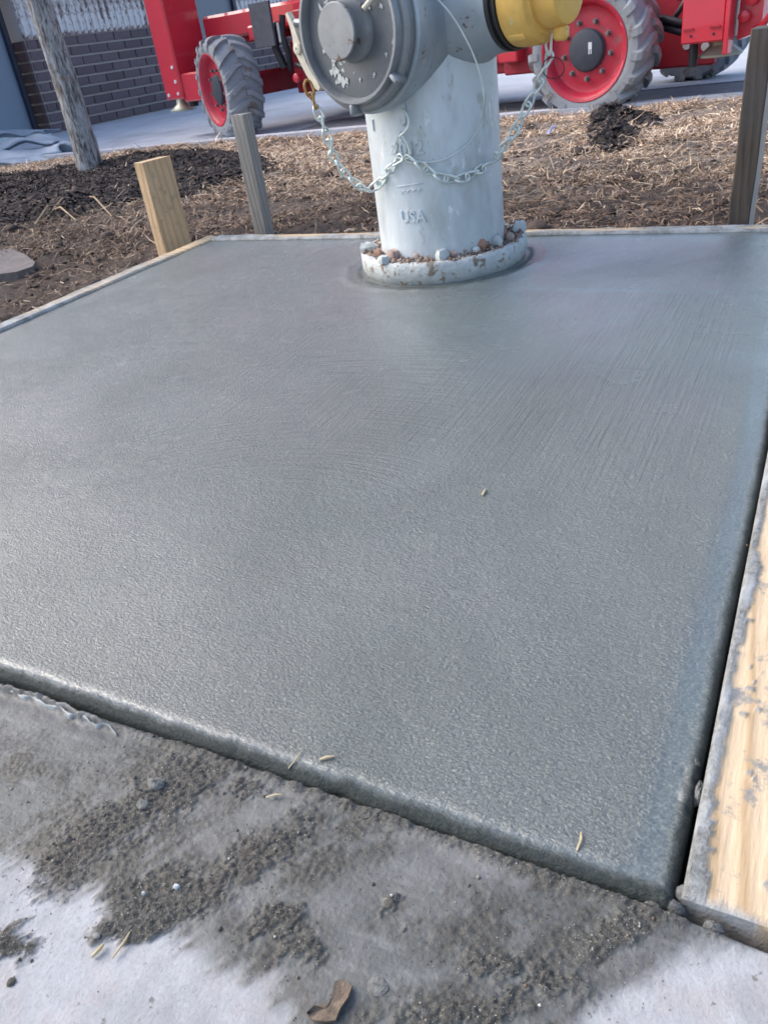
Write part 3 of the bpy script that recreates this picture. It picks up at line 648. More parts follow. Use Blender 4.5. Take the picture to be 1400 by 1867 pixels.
# bonnet above the frame
shell([(.60, .14), (.605, .152), (.632, .152), (.636, .14), (.66, .128), (.70, .105), (.73, .07), (.742, .035)], name='bonnet', m=M_hydhi)
b = MB(); b.lathe((0, 0, .742), (0, 0, 1), [(0, .028), (.045, .022)], 5); b.build('operating_nut', M_hydhi, hyd)
for k in range(8):
    a = k * math.pi / 4 + .2; b = MB(); b.lathe((.142 * math.cos(a), .142 * math.sin(a), .636), (0, 0, 1), [(0, .011), (.014, .011)], 6); b.build('bonnet_bolt', M_galv, hyd)
CZ = .405
CA = Vector((math.cos(R_(-105)), math.sin(R_(-105)), 0)); CB = Vector((-CA.y, CA.x, 0))
H0 = Vector((0, 0, CZ))
b = MB(); b.lathe(H0, CA, [(.02, .112), (.085, .112), (.105, .114), (.125, .121), (.150, .1235), (.160, .1225), (.163, .119), (.1635, .095)], 96); b.build('pumper_nozzle', M_hydhi, hyd, 35)
b = MB(); b.lathe(H0, CA, [(.1640, .115), (.168, .1165), (.176, .1165), (.180, .113), (.181, .106), (.190, .1055), (.194, .103), (.194, .0985), (.188, .0965), (.1785, .0955)], 96, cap1=False)
cap = b.build('storz_cap', M_ring, hyd, 35)
b = MB(); b.lathe(H0, CA, [(.170, .0963), (.1792, .0963), (.1800, .090), (.1795, .06), (.1785, .0)], 96, cap1=False); cf = b.build('cap_face', M_cap, cap, 40)
b = MB(); b.lathe(H0, CA, [(.176, .047), (.184, .045), (.187, .0425), (.193, .0395), (.206, .0385), (.2085, .0395), (.214, .0395), (.2158, .038), (.216, .0)], 64, cap1=False); boss = b.build('boss', M_boss, cap, 35)
for an in (-96, -40, 28, 100, 170):               # ring lugs
    a = R_(an); rad = CB * math.cos(a) + Vector((0, 0, 1)) * math.sin(a); tan = CB * -math.sin(a) + Vector((0, 0, 1)) * math.cos(a)
    M = Matrix((tan, rad, CA)).transposed().to_4x4(); M.translation = H0 + CA * .180 + rad * .1115
    b = MB(); b.box((0, 0, 0), (.012, .022, .026), M, .004); b.build('cap_lug', M_ring, cap, 50)
# white paint splashes on the cap face: thin irregular flakes
rp = random.Random(4)
for an, rd, s in [(215, .058, .012), (222, .066, .010), (230, .070, .013), (238, .075, .012), (246, .079, .011), (224, .078, .009), (208, .062, .009), (236, .083, .008), (252, .072, .007), (200, .070, .006), (150, .070, .009), (158, .065, .004), (20, .072, .007), (30, .05, .005), (330, .078, .006), (190, .047, .013), (200, .045, .011), (275, .07, .004), (300, .075, .005), (130, .08, .006), (60, .08, .005), (218, .05, .007)]:
    a = R_(an); c = H0 + CA * .1806 + (CB * math.cos(a) + Vector((0, 0, 1)) * math.sin(a)) * rd; poly = []
    m_ = 9
    for k in range(m_):
        t = 2 * math.pi * k / m_; q = s * rp.uniform(.35, 1.25); poly.append(c + CB * math.cos(t) * q * .55 + Vector((0, 0, 1)) * math.sin(t) * q * .8)
    b = MB(); b.prism(poly, (0, 0, 0), CA * .0006); b.build('paint_flake', M_whitep, cap)
# latch lever on the left of the ring
def capP(u, v, d): return H0 + CB * u + Vector((0, 0, 1)) * v + CA * d
lev = [(-.125, .058), (-.118, .052), (-.113, .020), (-.106, .0), (-.098, -.026), (-.082, -.062), (-.074, -.072)]
sgn = 1 if (ROT.transposed() @ CB).x > 0 else -1
def strip(pts, w_, d0, d1):
    b = MB(); L = len(pts); vs = []
    for i, (u, v) in enumerate(pts):
        u0, v0 = pts[max(i - 1, 0)]; u1, v1 = pts[min(i + 1, L - 1)]; tx, ty = u1 - u0, v1 - v0; q = math.hypot(tx, ty); nx, ny = -ty / q, tx / q
        ww = w_[i] if isinstance(w_, list) else w_
        for s_, d in ((-1, d0), (1, d0), (1, d1), (-1, d1)): vs.append(capP(sgn * (u + nx * s_ * ww), v + ny * s_ * ww, d))
    fs = [(i * 4 + k, i * 4 + (k + 1) % 4, i * 4 + 4 + (k + 1) % 4, i * 4 + 4 + k) for i in range(L - 1) for k in range(4)] + [(3, 2, 1, 0), tuple((L - 1) * 4 + k for k in range(4))]
    return b.add(vs, fs)
LV = [(q * math.cos(R_(t)), q * math.sin(R_(t))) for t, q in ((166, .152), (169, .146), (173, .140), (179, .136), (185, .1345), (190, .133), (198, .130), (207, .127), (215, .125), (219, .124))]
lv = strip(LV, [.003, .004, .005, .006, .009, .008, .0065, .0065, .0065, .004], .166, .176).build('latch_lever', M_lever, cap, 40)
strip([(q * math.cos(R_(t)), q * math.sin(R_(t))) for t, q in ((176, .146), (184, .146), (191, .142), (197, .136))], .003, .158, .165).build('latch_spring', M_rust, cap)
b = MB(); b.lathe(capP(sgn * -.1325, -.016, .176), CA, [(0, .0085), (.003, .0085), (.004, .006), (.004, .002), (.002, .001)], 20); b.build('pivot_pin', M_lever, lv, 40)

# side hose nozzle with its yellow cap
SA = Vector((math.cos(R_(-14)), math.sin(R_(-14)), 0)); H1 = Vector((0, 0, .417))
b = MB(); b.lathe(H1, SA, [(.06, .098), (.10, .094), (.120, .086), (.135, .078), (.160, .0745), (.172, .0745), (.176, .071)], 64); b.build('hose_nozzle', M_hydhi, hyd, 50)
b = MB(); b.lathe(H1 + Vector((0, 0, -.004)), (SA + Vector((.0, -1.2, -.9))).normalized(), [(.08, .020), (.1060, .020), (.108, .018), (.108, .011)], 24); b.build('nozzle_boss', M_hydhi, hyd, 40)
b = MB(); b.lathe(H1, SA, [(.172, .074), (.180, .0745), (.181, .069), (.185, .069), (.186, .073), (.190, .072)], 64); b.build('gasket', M_black, hyd, 35)
b = MB(); b.lathe(H1, SA, [(.190, .066), (.192, .0695), (.205, .0705), (.228, .0695), (.236, .066), (.239, .058), (.242, .056), (.2425, .03)], 64); yc = b.build('hose_cap', M_yel, hyd, 35)
b = MB(); b.lathe(H1, SA, [(.240, .050), (.262, .049), (.275, .046), (.278, .040), (.279, .0)], 48, cap1=False); b.build('cap_collar', M_yel, yc, 35)
for an in (30, 150, 270):
    a = R_(an); SB = Vector((-SA.y, SA.x, 0)); rad = SB * math.cos(a) + Vector((0, 0, 1)) * math.sin(a); tan = SA.cross(rad)
    M = Matrix((tan, rad, SA)).transposed().to_4x4(); M.translation = H1 + SA * .262 + rad * .056
    b = MB(); b.box((0, 0, 0), (.02, .022, .022), M, .005); b.build('cap_lug', M_yel, yc, 60)
for an in (-130, -70, 10, 70):
    a = R_(an); SB = Vector((-SA.y, SA.x, 0)); rad = SB * math.cos(a) + Vector((0, 0, 1)) * math.sin(a); tan = SA.cross(rad)
    M = Matrix((tan, rad, SA)).transposed().to_4x4(); M.translation = H1 + SA * .212 + rad * .0705
    b = MB(); b.box((0, 0, 0), (.012, .004, .03), M, .0018); b.build('grip_rib', M_yel, yc, 60)

# raised casting marks
def cast_text(txt, px_, py_, hgt, lean=0):
    cu = bpy.data.curves.new('casting_text', 'FONT'); cu.body = txt; cu.size = hgt * 1.42; cu.extrude = .0018; cu.offset = .0005; cu.align_x = 'CENTER'; cu.align_y = 'CENTER'; cu.bevel_depth = .0004; cu.resolution_u = 3
    to = bpy.data.objects.new('tmp', cu); C.objects.link(to); dg = bpy.context.evaluated_depsgraph_get(); me = bpy.data.meshes.new_from_object(to.evaluated_get(dg)); bpy.data.objects.remove(to)
    p = PC(px_, py_); a0 = math.atan2(p.y - HY, p.x - HX)
    for v in me.vertices:
        x, y, z = v.co; a = a0 + x / BR; rr = BR + .0006 + z; v.co = (rr * math.cos(a), rr * math.sin(a), p.z + y)
    me.materials.clear(); me.materials.append(M_hyd); me.update(); o = link('raised_lettering', me, hyd); return o
cast_text('USA', 752, 396, .019); cast_text('2012', 742, 272, .021); cast_text('1', 681, 229, .017)
b = MB()                                          # worn foundry mark: a bar over an illegible squiggle
pts = [PC(724 + 5.2 * i, 340.5 - .8 * i, BR + .0012) for i in range(10)]; b.tube(pts, .0009, 6)
pts = [PC(728 + 2.2 * i, 351 - .3 * i + 2.6 * math.sin(i * 1.35), BR + .0012) for i in range(20)]; b.tube(pts, .0008, 6); hb(b, 'foundry_mark', M_hyd)
# eye plate with hook
b = MB(); pl = [PC(720, 180, BR + .003), PC(737, 178, BR + .003), PC(741, 222, BR + .003), PC(735, 230, BR + .003), PC(722, 226, BR + .003)]
nrm = Vector((pl[0].x - HX, pl[0].y - HY, 0)).normalized(); b.prism(pl, (0, 0, 0), nrm * .004); hb(b, 'chain_eye', M_hyd)
def tubep(pts, r_, name, m, n=8, sub=4):
    P_ = [Vector(p) for p in pts]; out = []
    for i in range(len(P_) - 1):
        a, b_, c, d = P_[max(i - 1, 0)], P_[i], P_[i + 1], P_[min(i + 2, len(P_) - 1)]
        for k in range(sub):
            t = k / sub; out.append(.5 * ((2 * b_) + (c - a) * t + (2 * a - 5 * b_ + 4 * c - d) * t * t + (3 * b_ - a - 3 * c + d) * t ** 3))
    out.append(P_[-1]); b = MB(); b.tube(out, r_, n); return hb(b, name, m, 60)
tubep([PC(731, 203, .121), PC(734, 200, .126), PC(740, 206, .129), PC(745, 222, .129), PC(743, 234, .129), PC(735, 243, .129), PC(728, 250, .127), PC(732, 258, .127)], .0020, 's_hook', M_galv)
b = MB(); lp = [PC(x, y, BR + .008) for x, y in [(729, 238), (733, 246), (741, 262), (747, 278), (744, 288), (735, 290), (722, 286), (714, 280), (718, 268), (724, 252)]]; b.ring(lp, .0018, 6); hb(b, 'spreader_link', M_galv)

# chains: one link mesh shared by all links
def link_mesh():
    b = MB(); Lh, Wh = .0106, .0070; lp = []
    for k in range(18):
        a = 2 * math.pi * k / 18; x = math.cos(a); y = math.sin(a); xx = (Lh - .0) * (1 if x > 0 else -1) * .45 + x * Lh * .75; yy = y * Wh; tw = xx / Lh * .5
        lp.append((xx, yy * math.cos(tw), yy * math.sin(tw)))
    b.ring(lp, .0022, 6); return b.mesh('chain_link', M_galv, 60)
LM = link_mesh(); LMr = LM.copy(); LMr.materials[0] = M_rust
def chain(ctrl, label, rusty=0):
    ch = empty('chain', (0, 0, 0), 0, hyd); ch['label'] = label
    P_ = [Vector(p) - Vector((HX, HY, 0)) for p in ctrl]; out = []
    for i in range(len(P_) - 1):
        a, b_, c, d = P_[max(i - 1, 0)], P_[i], P_[i + 1], P_[min(i + 2, len(P_) - 1)]
        for k in range(12):
            t = k / 12; out.append(.5 * ((2 * b_) + (c - a) * t + (2 * a - 5 * b_ + 4 * c - d) * t * t + (3 * b_ - a - 3 * c + d) * t ** 3))
    out.append(P_[-1]); pitch = .0192; acc = 0; pos = pitch * .5; i = 0
    for p, q in zip(out[:-1], out[1:]):
        sl_ = (q - p).length
        while sl_ > 0 and acc + sl_ > pos:
            c = p.lerp(q, (pos - acc) / sl_); t = (q - p).normalized(); up = Vector((0, 0, 1)) if abs(t.z) < .95 else Vector((0, 1, 0)); s_ = t.cross(up).normalized(); u_ = s_.cross(t)
            roll = R_(45 + (90 if i % 2 else 0) + random.uniform(-12, 12)); y_ = s_ * math.cos(roll) + u_ * math.sin(roll); z_ = t.cross(y_)
            o = link('chain_link', LMr if i < rusty else LM, ch); o.matrix_local = Matrix((t, y_, z_)).transposed().to_4x4(); o.location = c; i += 1; pos += pitch
        acc += sl_
    return ch
L_ = [(560, 150, 1.262), (570, 180, 1.264), (585, 217, 1.268), (597, 250, 1.274), (606, 280, 1.283), (622, 308, 1.295), (645, 331, 1.31)]
chain([PD(*a) for a in L_] + [PC(x, y, .127) for x, y in [(695, 334), (708, 314), (722, 295), (735, 285)]][0:0] + [PD(668, 345, 1.322), PD(690, 335, 1.33)] + [PC(x, y, .1275) for x, y in [(708, 313), (722, 295), (731, 287)]], 'left chain hanging from the storz cap', 2)
chain([PC(x, y, .127) for x, y in [(741, 288), (762, 298), (785, 313), (812, 325), (842, 325), (870, 313), (897, 293)]] + [PD(918, 268, 1.372), PD(937, 240, 1.378), PD(955, 205, 1.384), PD(970, 175, 1.388), PD(984, 148, 1.39), PD(994, 122, 1.392), PD(1000, 105, 1.392)], 'right chain looping up to the yellow cap')
# cap hook, cord ring, cable
tubep([PD(992, 60, 1.40), PD(994, 80, 1.396), PD(998, 98, 1.394), PD(1003, 98, 1.392), PD(1004, 80, 1.392), PD(1006, 40, 1.396), PD(1010, 8, 1.40)], .0021, 'cap_hook', M_galv)
tubep([PD(992, 62, 1.40), PD(993, 40, 1.402), PD(996, 5, 1.402)], .0021, 'cap_hook', M_galv)
b = MB(); b.ring([PD(1006 + 20 * math.cos(R_(a)) + 2, 124 + 20 * math.sin(R_(a)), 1.39 + .006 * math.sin(R_(a * 1))) for a in range(0, 360, 20)], .0009, 6); hb(b, 'cord_ring', M_black)
tubep([PD(672, 6, 1.245), PD(684, -20, 1.25), PD(715, -46, 1.26), PD(760, -30, 1.27), PD(797, -2, 1.285), PD(830, 38, 1.30), PD(862, 98, 1.312), PD(878, 150, 1.322), PD(882, 190, 1.33)] + [PC(x, y, .124) for x, y in [(872, 232), (850, 264), (815, 288), (780, 296), (752, 292), (738, 287)]], .0012, 'cap_cable', M_galv)
b = MB(); b.tube([PD(663, 16, 1.243), PD(680, -4, 1.245)], .0042, 10); hb(b, 'cable_crimp', M_lever)

# stones and grit on the flange
def stone(name, p, s, m, label=None, cat=None, group=None, seed=0, parent=None, kind=None):
    rr = random.Random(seed); b = MB(); vs = [Vector(v) for v in [(1, 0, 0), (.6, .6, 0), (0, 1, 0), (-.6, .7, 0), (-1, 0, 0), (-.6, -.7, 0), (0, -1, 0), (.7, -.6, 0)]]
    ring0 = [Vector((v.x * s[0] * rr.uniform(.8, 1), v.y * s[1] * rr.uniform(.8, 1), -s[2] * .5)) for v in vs]
    ring1 = [Vector((v.x * s[0] * rr.uniform(.9, 1.1), v.y * s[1] * rr.uniform(.9, 1.1), s[2] * rr.uniform(.0, .35))) for v in vs]
    ring2 = [Vector((v.x * s[0] * rr.uniform(.4, .8), v.y * s[1] * rr.uniform(.4, .8), s[2] * rr.uniform(.75, 1.05))) for v in vs]
    allv = ring0 + ring1 + ring2; fs = [(j * 8 + k, j * 8 + (k + 1) % 8, (j + 1) * 8 + (k + 1) % 8, (j + 1) * 8 + k) for j in (0, 1) for k in range(8)] + [tuple(range(16, 24)), tuple(range(8))[::-1]]
    b.add(allv, fs); o = b.build(name, m, parent, 42, p, (0, 0, rr.uniform(0, 6))); tag(o, label, cat, group, kind); return o
M_red = mat('reddish_stone', (.36, .20, .14), (.28, .17, .13), .8, scale=60, bump=.001)
M_pink = mat('pinkish_stone', (.42, .31, .27), (.34, .25, .22), .8, scale=60, bump=.001)
M_white = mat('white_stone', (.50, .53, .53), (.40, .43, .43), .7, scale=60, bump=.001)
ST = [(806, 467, (.016, .012, .011), M_white, 'white pebble at the front of the hydrant flange'),
      (877, 448, (.017, .014, .014), M_red, 'reddish brown stone on the right of the hydrant flange'),
      (905, 441, (.014, .011, .013), M_white, 'white chunky pebble beside the reddish stone on the flange'),
      (845, 456, (.010, .008, .008), M_pink, 'small tan pebble right of the white pebble on the flange'),
      (718, 466, (.014, .011, .010), M_pink, 'pinkish stone at the left front of the flange'),
      (700, 475, (.012, .009, .008), M_white, 'pale flat chip on the left rim of the flange'),
      (783, 461, (.012, .009, .008), M_pink, 'tan pebble against the hydrant left of the white pebble'),
      (912, 428, (.016, .010, .013), M_red, 'brown stone at the right touching the hydrant barrel'),
      (672, 452, (.016, .012, .010), M_white, 'whitish lump on the far left rim of the flange'),
      (947, 415, (.018, .012, .012), M_white, 'white lump on the far right rim of the flange'),
      (740, 463, (.009, .007, .008), M_red, 'small red pebble near the left front of the flange')]
ST += [(826, 463, (.007, .006, .006), M_pink, 'tiny tan pebble just right of the white pebble'), (690, 462, (.009, .008, .008), M_red, 'reddish bit at the left side of the flange'), (930, 432, (.010, .008, .007), M_pink, 'pale brown stone near the right rim of the flange'), (762, 466, (.008, .006, .006), M_pink, 'small pinkish bit in the middle of the flange front'), (868, 455, (.007, .006, .005), M_white, 'tiny white bit in front of the reddish brown stone')]
for i, (x, y, s, m_, lb) in enumerate(ST): stone('pebble', P(x, y, .040), tuple(q * 1.12 for q in s), m_, lb, 'pebble', 'pebbles lying on the hydrant flange', i + 3)
r = np.random.default_rng(8); n = 1600; a = r.uniform(0, 6.283, n); rd = r.uniform(BR + .001, FR - .006, n); rd = BR + (rd - BR) ; sz = r.uniform(.001, .0046, n) * (1 + .9 * (r.random(n) < .06))
V = np.stack([HX + rd * np.cos(a), HY + rd * np.sin(a), .031 + sz * .3 + .006 * fbm(a * 6, rd * 90, 2, 4)], 1)[:, None] + oc[None] * (sz[:, None, None] * r.uniform(.5, 1.2, (n, 6, 1)))
F = np.array([[0, 2, 4], [2, 1, 4], [1, 3, 4], [3, 0, 4], [2, 0, 5], [1, 2, 5], [3, 1, 5], [0, 3, 5]]); F = (np.arange(n)[:, None, None] * 6 + F[None]).reshape(-1, 3)
pal = np.array([[.24, .17, .13], [.34, .25, .20], [.14, .11, .09], [.45, .44, .40]]); c = pal[r.choice(4, n, p=[.45, .25, .2, .1])]
tag(link('flange_grit', npmesh('flange_grit', V.reshape(-1, 3), F, vc_mat('grit', .8), False, {'col': np.repeat(c, 6, 0)})), 'brown grit and crumbs filling the top of the hydrant flange', 'grit', kind='stuff')

# ================================================================== BITS ON THE CONCRETE
M_straw = mat('straw', (.55, .46, .30), (.44, .35, .2), .7, scale=120)
def straw(p0, p1, z, r_, label, name='straw', m=None, cat='straw', bow=.001):
    a, b_ = P(*p0, z), P(*p1, z); mid = (a + b_) / 2 + Vector((bow, bow, .0012)); b = MB(); o = a.copy()
    b.tube([Vector((0, 0, .0004)), mid - o, b_ - o + Vector((0, 0, .0006))], [r_ * .7, r_, r_ * .5], 6); return tag(b.build(name, m or M_straw, None, 40, a), label, cat, 'straws on the concrete' if name == 'straw' else None)
straw((526, 1402), (550, 1370), 0, .0006, 'thin bent straw lying across the slab front edge')
straw((583, 1386), (610, 1380), .0005, .0012, 'short flat straw chip just right of the bent straw', bow=0)
straw((1051, 1552), (1059, 1518), .0005, .0008, 'pale straw near the front right corner of the slab')
straw((879, 904), (886, 893), .0005, .0014, 'tiny pale straw in the middle of the slab', bow=0)
straw((485, 1455), (515, 1450), .0004, .0009, 'straw crumb on the muddy sidewalk beside the joint')
straw((168, 1745), (190, 1722), -.0003, .0014, 'yellow straw flake on the pale sidewalk patch at lower left')
straw((205, 1748), (238, 1700), -.0002, .0008, 'long thin straw right of the yellow flake at lower left')
straw((1352, 1000), (1362, 995), -.004, .0010, 'tiny brown twig in the gap beside the right board', 'twig', M_rust, 'twig')
def wpos(px_, py_):
    p = P(px_, py_, -.005); return Vector((p.x, p.y, walk_z(p.x, p.y) + .0006))
stone('pebble', wpos(328, 1628), (.0022, .0018, .0018), M_white, 'tiny white pebble on the dark muddy patch of the sidewalk', 'pebble', None, 31)
stone('pebble', wpos(25, 1797), (.0026, .0026, .0014), mat('dark_pebble', (.10, .09, .075), None, .8), 'round dark pebble at the lower left on pale sidewalk', 'pebble', None, 32)
stone('pebble', wpos(268, 1640), (.0015, .0012, .0012), M_white, 'speck of white gravel left of the white pebble', 'pebble', None, 33)
stone('pebble', wpos(182, 1716), (.0026, .0018, .0012), mat('grey_pebble', (.28, .28, .27), None, .8), 'grey pebble above the yellow straw flake at lower left', 'pebble', None, 34)
M_lump = mat('mortar_lump', (.12, .125, .12), (.22, .22, .21), .75, scale=300, bump=.0012, bscale=900)
def lump(px_, py_, s, seed, label, m=None, name='mortar_lump', cat='mortar lump'):
    p = wpos(px_, py_); r = np.random.default_rng(seed); b = MB(); n, k = 18, 10; vs = []
    for j in range(k):
        ph = math.pi / 2 * j / (k - 1)
        for i in range(n):
            t = 2 * math.pi * i / n; q = 1 + .5 * (float(fbm(np.array([math.cos(t) * 2 + seed]), np.array([math.sin(t) * 2 + ph * 2]), 4, seed)[0]) - .5) + r.uniform(-.07, .07)
            vs.append((s[0] * math.cos(t) * math.cos(ph) * q, s[1] * math.sin(t) * math.cos(ph) * q, s[2] * math.sin(ph) * q - .0008))
    b.add(vs, [(j * n + i, j * n + (i + 1) % n, (j + 1) * n + (i + 1) % n, (j + 1) * n + i) for j in range(k - 1) for i in range(n)]); return tag(b.build(name, m or M_lump, None, 40, p), label, cat)
lump(290, 1440, (.0065, .0045, .0042), 1, 'crumbly lump of mortar on the muddy sidewalk near the left joint')
lump(265, 1477, (.0045, .0035, .0025), 2, 'small dark mortar lump just below the crumbly lump')
lump(690, 1805, (.0055, .005, .0018), 3, 'flat grey mortar blob near the bottom middle')
lump(1254, 1636, (.0075, .0050, .0085), 4, 'ragged mortar clump at the corner of the board and slab')
lump(1222, 1655, (.0070, .0032, .0065), 5, 'mortar clump squeezed in the joint left of the board corner')
lump(780, 1520, (.011, .0022, .0022), 6, 'long mortar ridge along the sidewalk edge at the joint')
lump(1272, 1450, (.0032, .0085, .0085), 7, 'torn mortar clump stuck between slab and right board')
lump(1190, 1652, (.0045, .0025, .0045), 8, 'small mortar crumb in the joint left of the squeezed clump')
lump(1268, 1400, (.0022, .0045, .0075), 9, 'small torn crumb above the torn clump beside the right board')
lump(1300, 1690, (.005, .003, .005), 10, 'dark mortar crumb below the end of the right board')
b = MB(); vs = []; rc = random.Random(6); N_ = 60
for i in range(N_):
    t = i / (N_ - 1); px_ = -15 + 228 * t; py_ = 1250 + 84 * t ** 1.1 + 5 * math.sin(i * .55) * t + rc.uniform(-1.2, 1.2); c = P(px_, py_, -.0012); wd = (.0016 + .0009 * math.sin(i * .9) + rc.uniform(-.0003, .0005)) * (1 - t ** 4 * .85); hh = .0018 + rc.uniform(-.0004, .0008)
    for dy, dz in ((-wd, -.002), (-wd * .6, hh * .7), (0, hh), (wd * .5, hh * .55), (wd, -.002)): vs.append((c.x, c.y + dy, c.z + dz))
b.add(vs, [(i * 5 + k, i * 5 + 5 + k, i * 5 + 6 + k, i * 5 + 1 + k) for i in range(N_ - 1) for k in range(4)])
tag(b.build('cement_curl', mat('wet_cement_curl', (.25, .275, .275), (.36, .385, .39), .32, scale=260, bump=.0006, bscale=700), None, 80), 'thin pale wet cement curl along the joint at the left edge', 'cement curl')
# brown leaf-like flake at the bottom
b = MB(); M_leaf = mat('brown_leaf', (.22, .16, .11), (.12, .09, .065), .7, scale=200, bump=.0008)
pts = [(560, 1850), (575, 1838), (595, 1842), (606, 1820), (612, 1795), (628, 1788), (642, 1800), (636, 1822), (622, 1842), (612, 1862), (592, 1866), (570, 1864)]
ps = [P(x, y, .0) for x, y in pts]; ctr = sum(ps, Vector()) / len(ps); top = [Vector((p.x - ctr.x, p.y - ctr.y, .0018 + .0010 * math.sin(i * 1.9))) for i, p in enumerate(ps)]
b.add(top + [Vector((0, 0, .0005))] + [t - Vector((0, 0, .0018)) for t in top], [(i, (i + 1) % 12, 12) for i in range(12)] + [(i, (i + 1) % 12, 13 + (i + 1) % 12, 13 + i) for i in range(12)])
tag(b.build('leaf', M_leaf, None, 60, (ctr.x, ctr.y, .0002)), 'curled brown leaf scrap at the bottom edge of the muddy sidewalk', 'leaf')

# flat stone and scraps on the lawn
fs_ = MB(); pts = [(-60, 470), (-20, 455), (20, 452), (45, 462), (64, 476), (60, 484), (30, 494), (0, 498), (-50, 500)]
ps = [P(x, y, -.03) for x, y in pts]; ctr = sum(ps, Vector()) / len(ps); fs_.prism([Vector((p.x - ctr.x, p.y - ctr.y, 0)) for p in ps], (0, 0, 0), (0, 0, .03))
tag(fs_.build('flat_stone', mat('purple_grey_stone', (.10, .088, .086), (.165, .145, .14), .8, scale=16, bump=.006, bscale=40), None, 40, (ctr.x, ctr.y, -.062)), 'flat grey stone sunk in the mud left of the slab', 'stone')
b = MB(); p0, p1 = P(1000, 245, -.055), P(1013, 230, -.055); d_ = p1 - p0; sd_ = Vector((-d_.y, d_.x, 0)).normalized() * .012
b.add([(0, 0, 0), d_, d_ + sd_ + Vector((0, 0, .008)), sd_ + Vector((0, 0, .004)), d_ * .5 + sd_ * .5 + Vector((0, 0, .012))], [(0, 1, 4), (1, 2, 4), (2, 3, 4), (3, 0, 4)])
tag(b.build('plastic_scrap', mat('lilac_plastic', (.62, .62, .85), None, .4), None, None, p0), 'small lilac white plastic scrap on the dry grass', 'litter')
# a few longer dead stalks by the mulch
for i, (a_, b__, lb) in enumerate([((85, 400), (150, 355), 'long pale dead stalk leaning over the mulch edge at left'), ((155, 358), (205, 395), 'curved dead stalk beside the leaning one in the mulch'), ((95, 385), (140, 402), 'short dead stalk lying at the mulch edge'), ((65, 410), (120, 372), 'dry stem crossing under the pale stalk at left')]):
    p0, p1 = P(*a_, -.05), P(*b__, -.02); b = MB(); md = (p1 - p0) * .5 + Vector((0, 0, .03)); b.tube([(0, 0, 0), md, p1 - p0], [.004, .0035, .002], 6); tag(b.build('dead_stalk', mat('dry_stalk', (.36, .27, .17), (.25, .18, .12), .8), None, 60, p0), lb, 'stalk', 'dead stalks by the mulch')

# grey plastic sheeting dumped beside the lawn
M_sheet = mat('grey_plastic_sheet', (.22, .28, .36), (.33, .40, .48), .35, scale=3, bump=.003, bscale=9)
tarp = empty('plastic_sheeting', P(50, 285, -.13)); tag(tarp, 'crumpled grey blue plastic sheeting piled by the door at far left', 'plastic sheet')
tl = tarp.location
for j, (cx, cy, L, W, zz, rz, ph, fold) in enumerate([(-5, 302, 1.1, .30, .0, 24, 0, .022), (20, 292, 1.1, .36, .03, 20, 1.7, .028), (15, 283, 1.1, .34, .055, 24, 3.1, .026), (0, 272, 1.1, .34, .085, 20, 4.0, .024), (60, 283, .8, .26, -.01, 26, 2.2, .016)]):
    c0 = P(cx, cy, -.13) - tl; nx, ny = 46, 14; vs = []
    for iy in range(ny + 1):
        for ix in range(nx + 1):
            u = ix / nx - .5; v = iy / ny - .5; ang = R_(rz)
            x = u * L * (1 + .1 * math.sin(v * 9 + ph)); y = v * W * (1 + .35 * math.sin(u * 5 + ph))
            z = zz + fold * math.sin(v * 8 + u * 4 + ph) + .022 * math.sin(u * 9 + ph * 2) + .012 * math.sin(u * 19 + v * 13 + ph) - .10 * abs(u) ** 2
            vs.append((c0.x + x * math.cos(ang) - y * math.sin(ang), c0.y + x * math.sin(ang) + y * math.cos(ang), max(z, -.03) + .012 * j))
    fsx = [(iy * (nx + 1) + ix, iy * (nx + 1) + ix + 1, (iy + 1) * (nx + 1) + ix + 1, (iy + 1) * (nx + 1) + ix) for iy in range(ny) for ix in range(nx)]
    b = MB(); b.add(vs, fsx); o = b.build('sheet_fold', M_sheet, tarp, 70); md = o.modifiers.new('thickness', 'SOLIDIFY'); md.thickness = .008

# ================================================================== TREE
def bark_mat():
    m, nt, b = new_mat('tree_bark'); g = G(nt); v = g.coord((16, 16, 3.2)); f = g.noise(3.4, 7, .75, v, 1.0); h = g.noise(5, 6, .7, g.coord((12, 12, 2.5)))
    col = g.mix(g.ramp(f, [(.42, 0), (.56, 1)]), (.10, .082, .072), (.46, .46, .47)); col = g.mix(g.ramp(g.noise(9, 4, .6), [(.55, 0), (.68, .7)]), col, (.50, .51, .55)); col = g.mix(g.ramp(g.noise(12, 4, .6), [(.58, 0), (.66, .6)]), col, (.22, .15, .11))
    g.l(col, b.inputs['Base Color']); b.inputs['Roughness'].default_value = .85; g.l(g.bump(g.math('ADD', f, h), .012), b.inputs['Normal']); return m
M_bark = bark_mat(); tb = P(166, 316, -.09); tree = empty('tree', tb); tag(tree, 'slender grey barked tree trunk rising from the dark mulch', 'tree')
vs = []; n = 48; rows = 70; rt = random.Random(2)
for j in range(rows):
    z = -.12 + 2.6 * (j / (rows - 1)) ** 1.15; rad = .066 * (1 - .17 * z / 2.4) + .02 * math.exp(-max(z, 0) / .07); cx = .012 * math.sin(z * 4); cy = .01 * math.sin(z * 3 + 1)
    for k in range(n):
        t = 2 * math.pi * k / n; q = rad * (1 + .22 * (float(fbm(np.array([t * 4.5 if t < math.pi else (2 * math.pi - t) * 4.5]), np.array([z * 7.]), 4, 3)[0]) - .5))
        vs.append((cx + q * math.cos(t), cy + q * math.sin(t), z))
b = MB(); b.add(vs, [(j * n + k, j * n + (k + 1) % n, (j + 1) * n + (k + 1) % n, (j + 1) * n + k) for j in range(rows - 1) for k in range(n)]); b.build('trunk', M_bark, tree, 80)
b = MB()
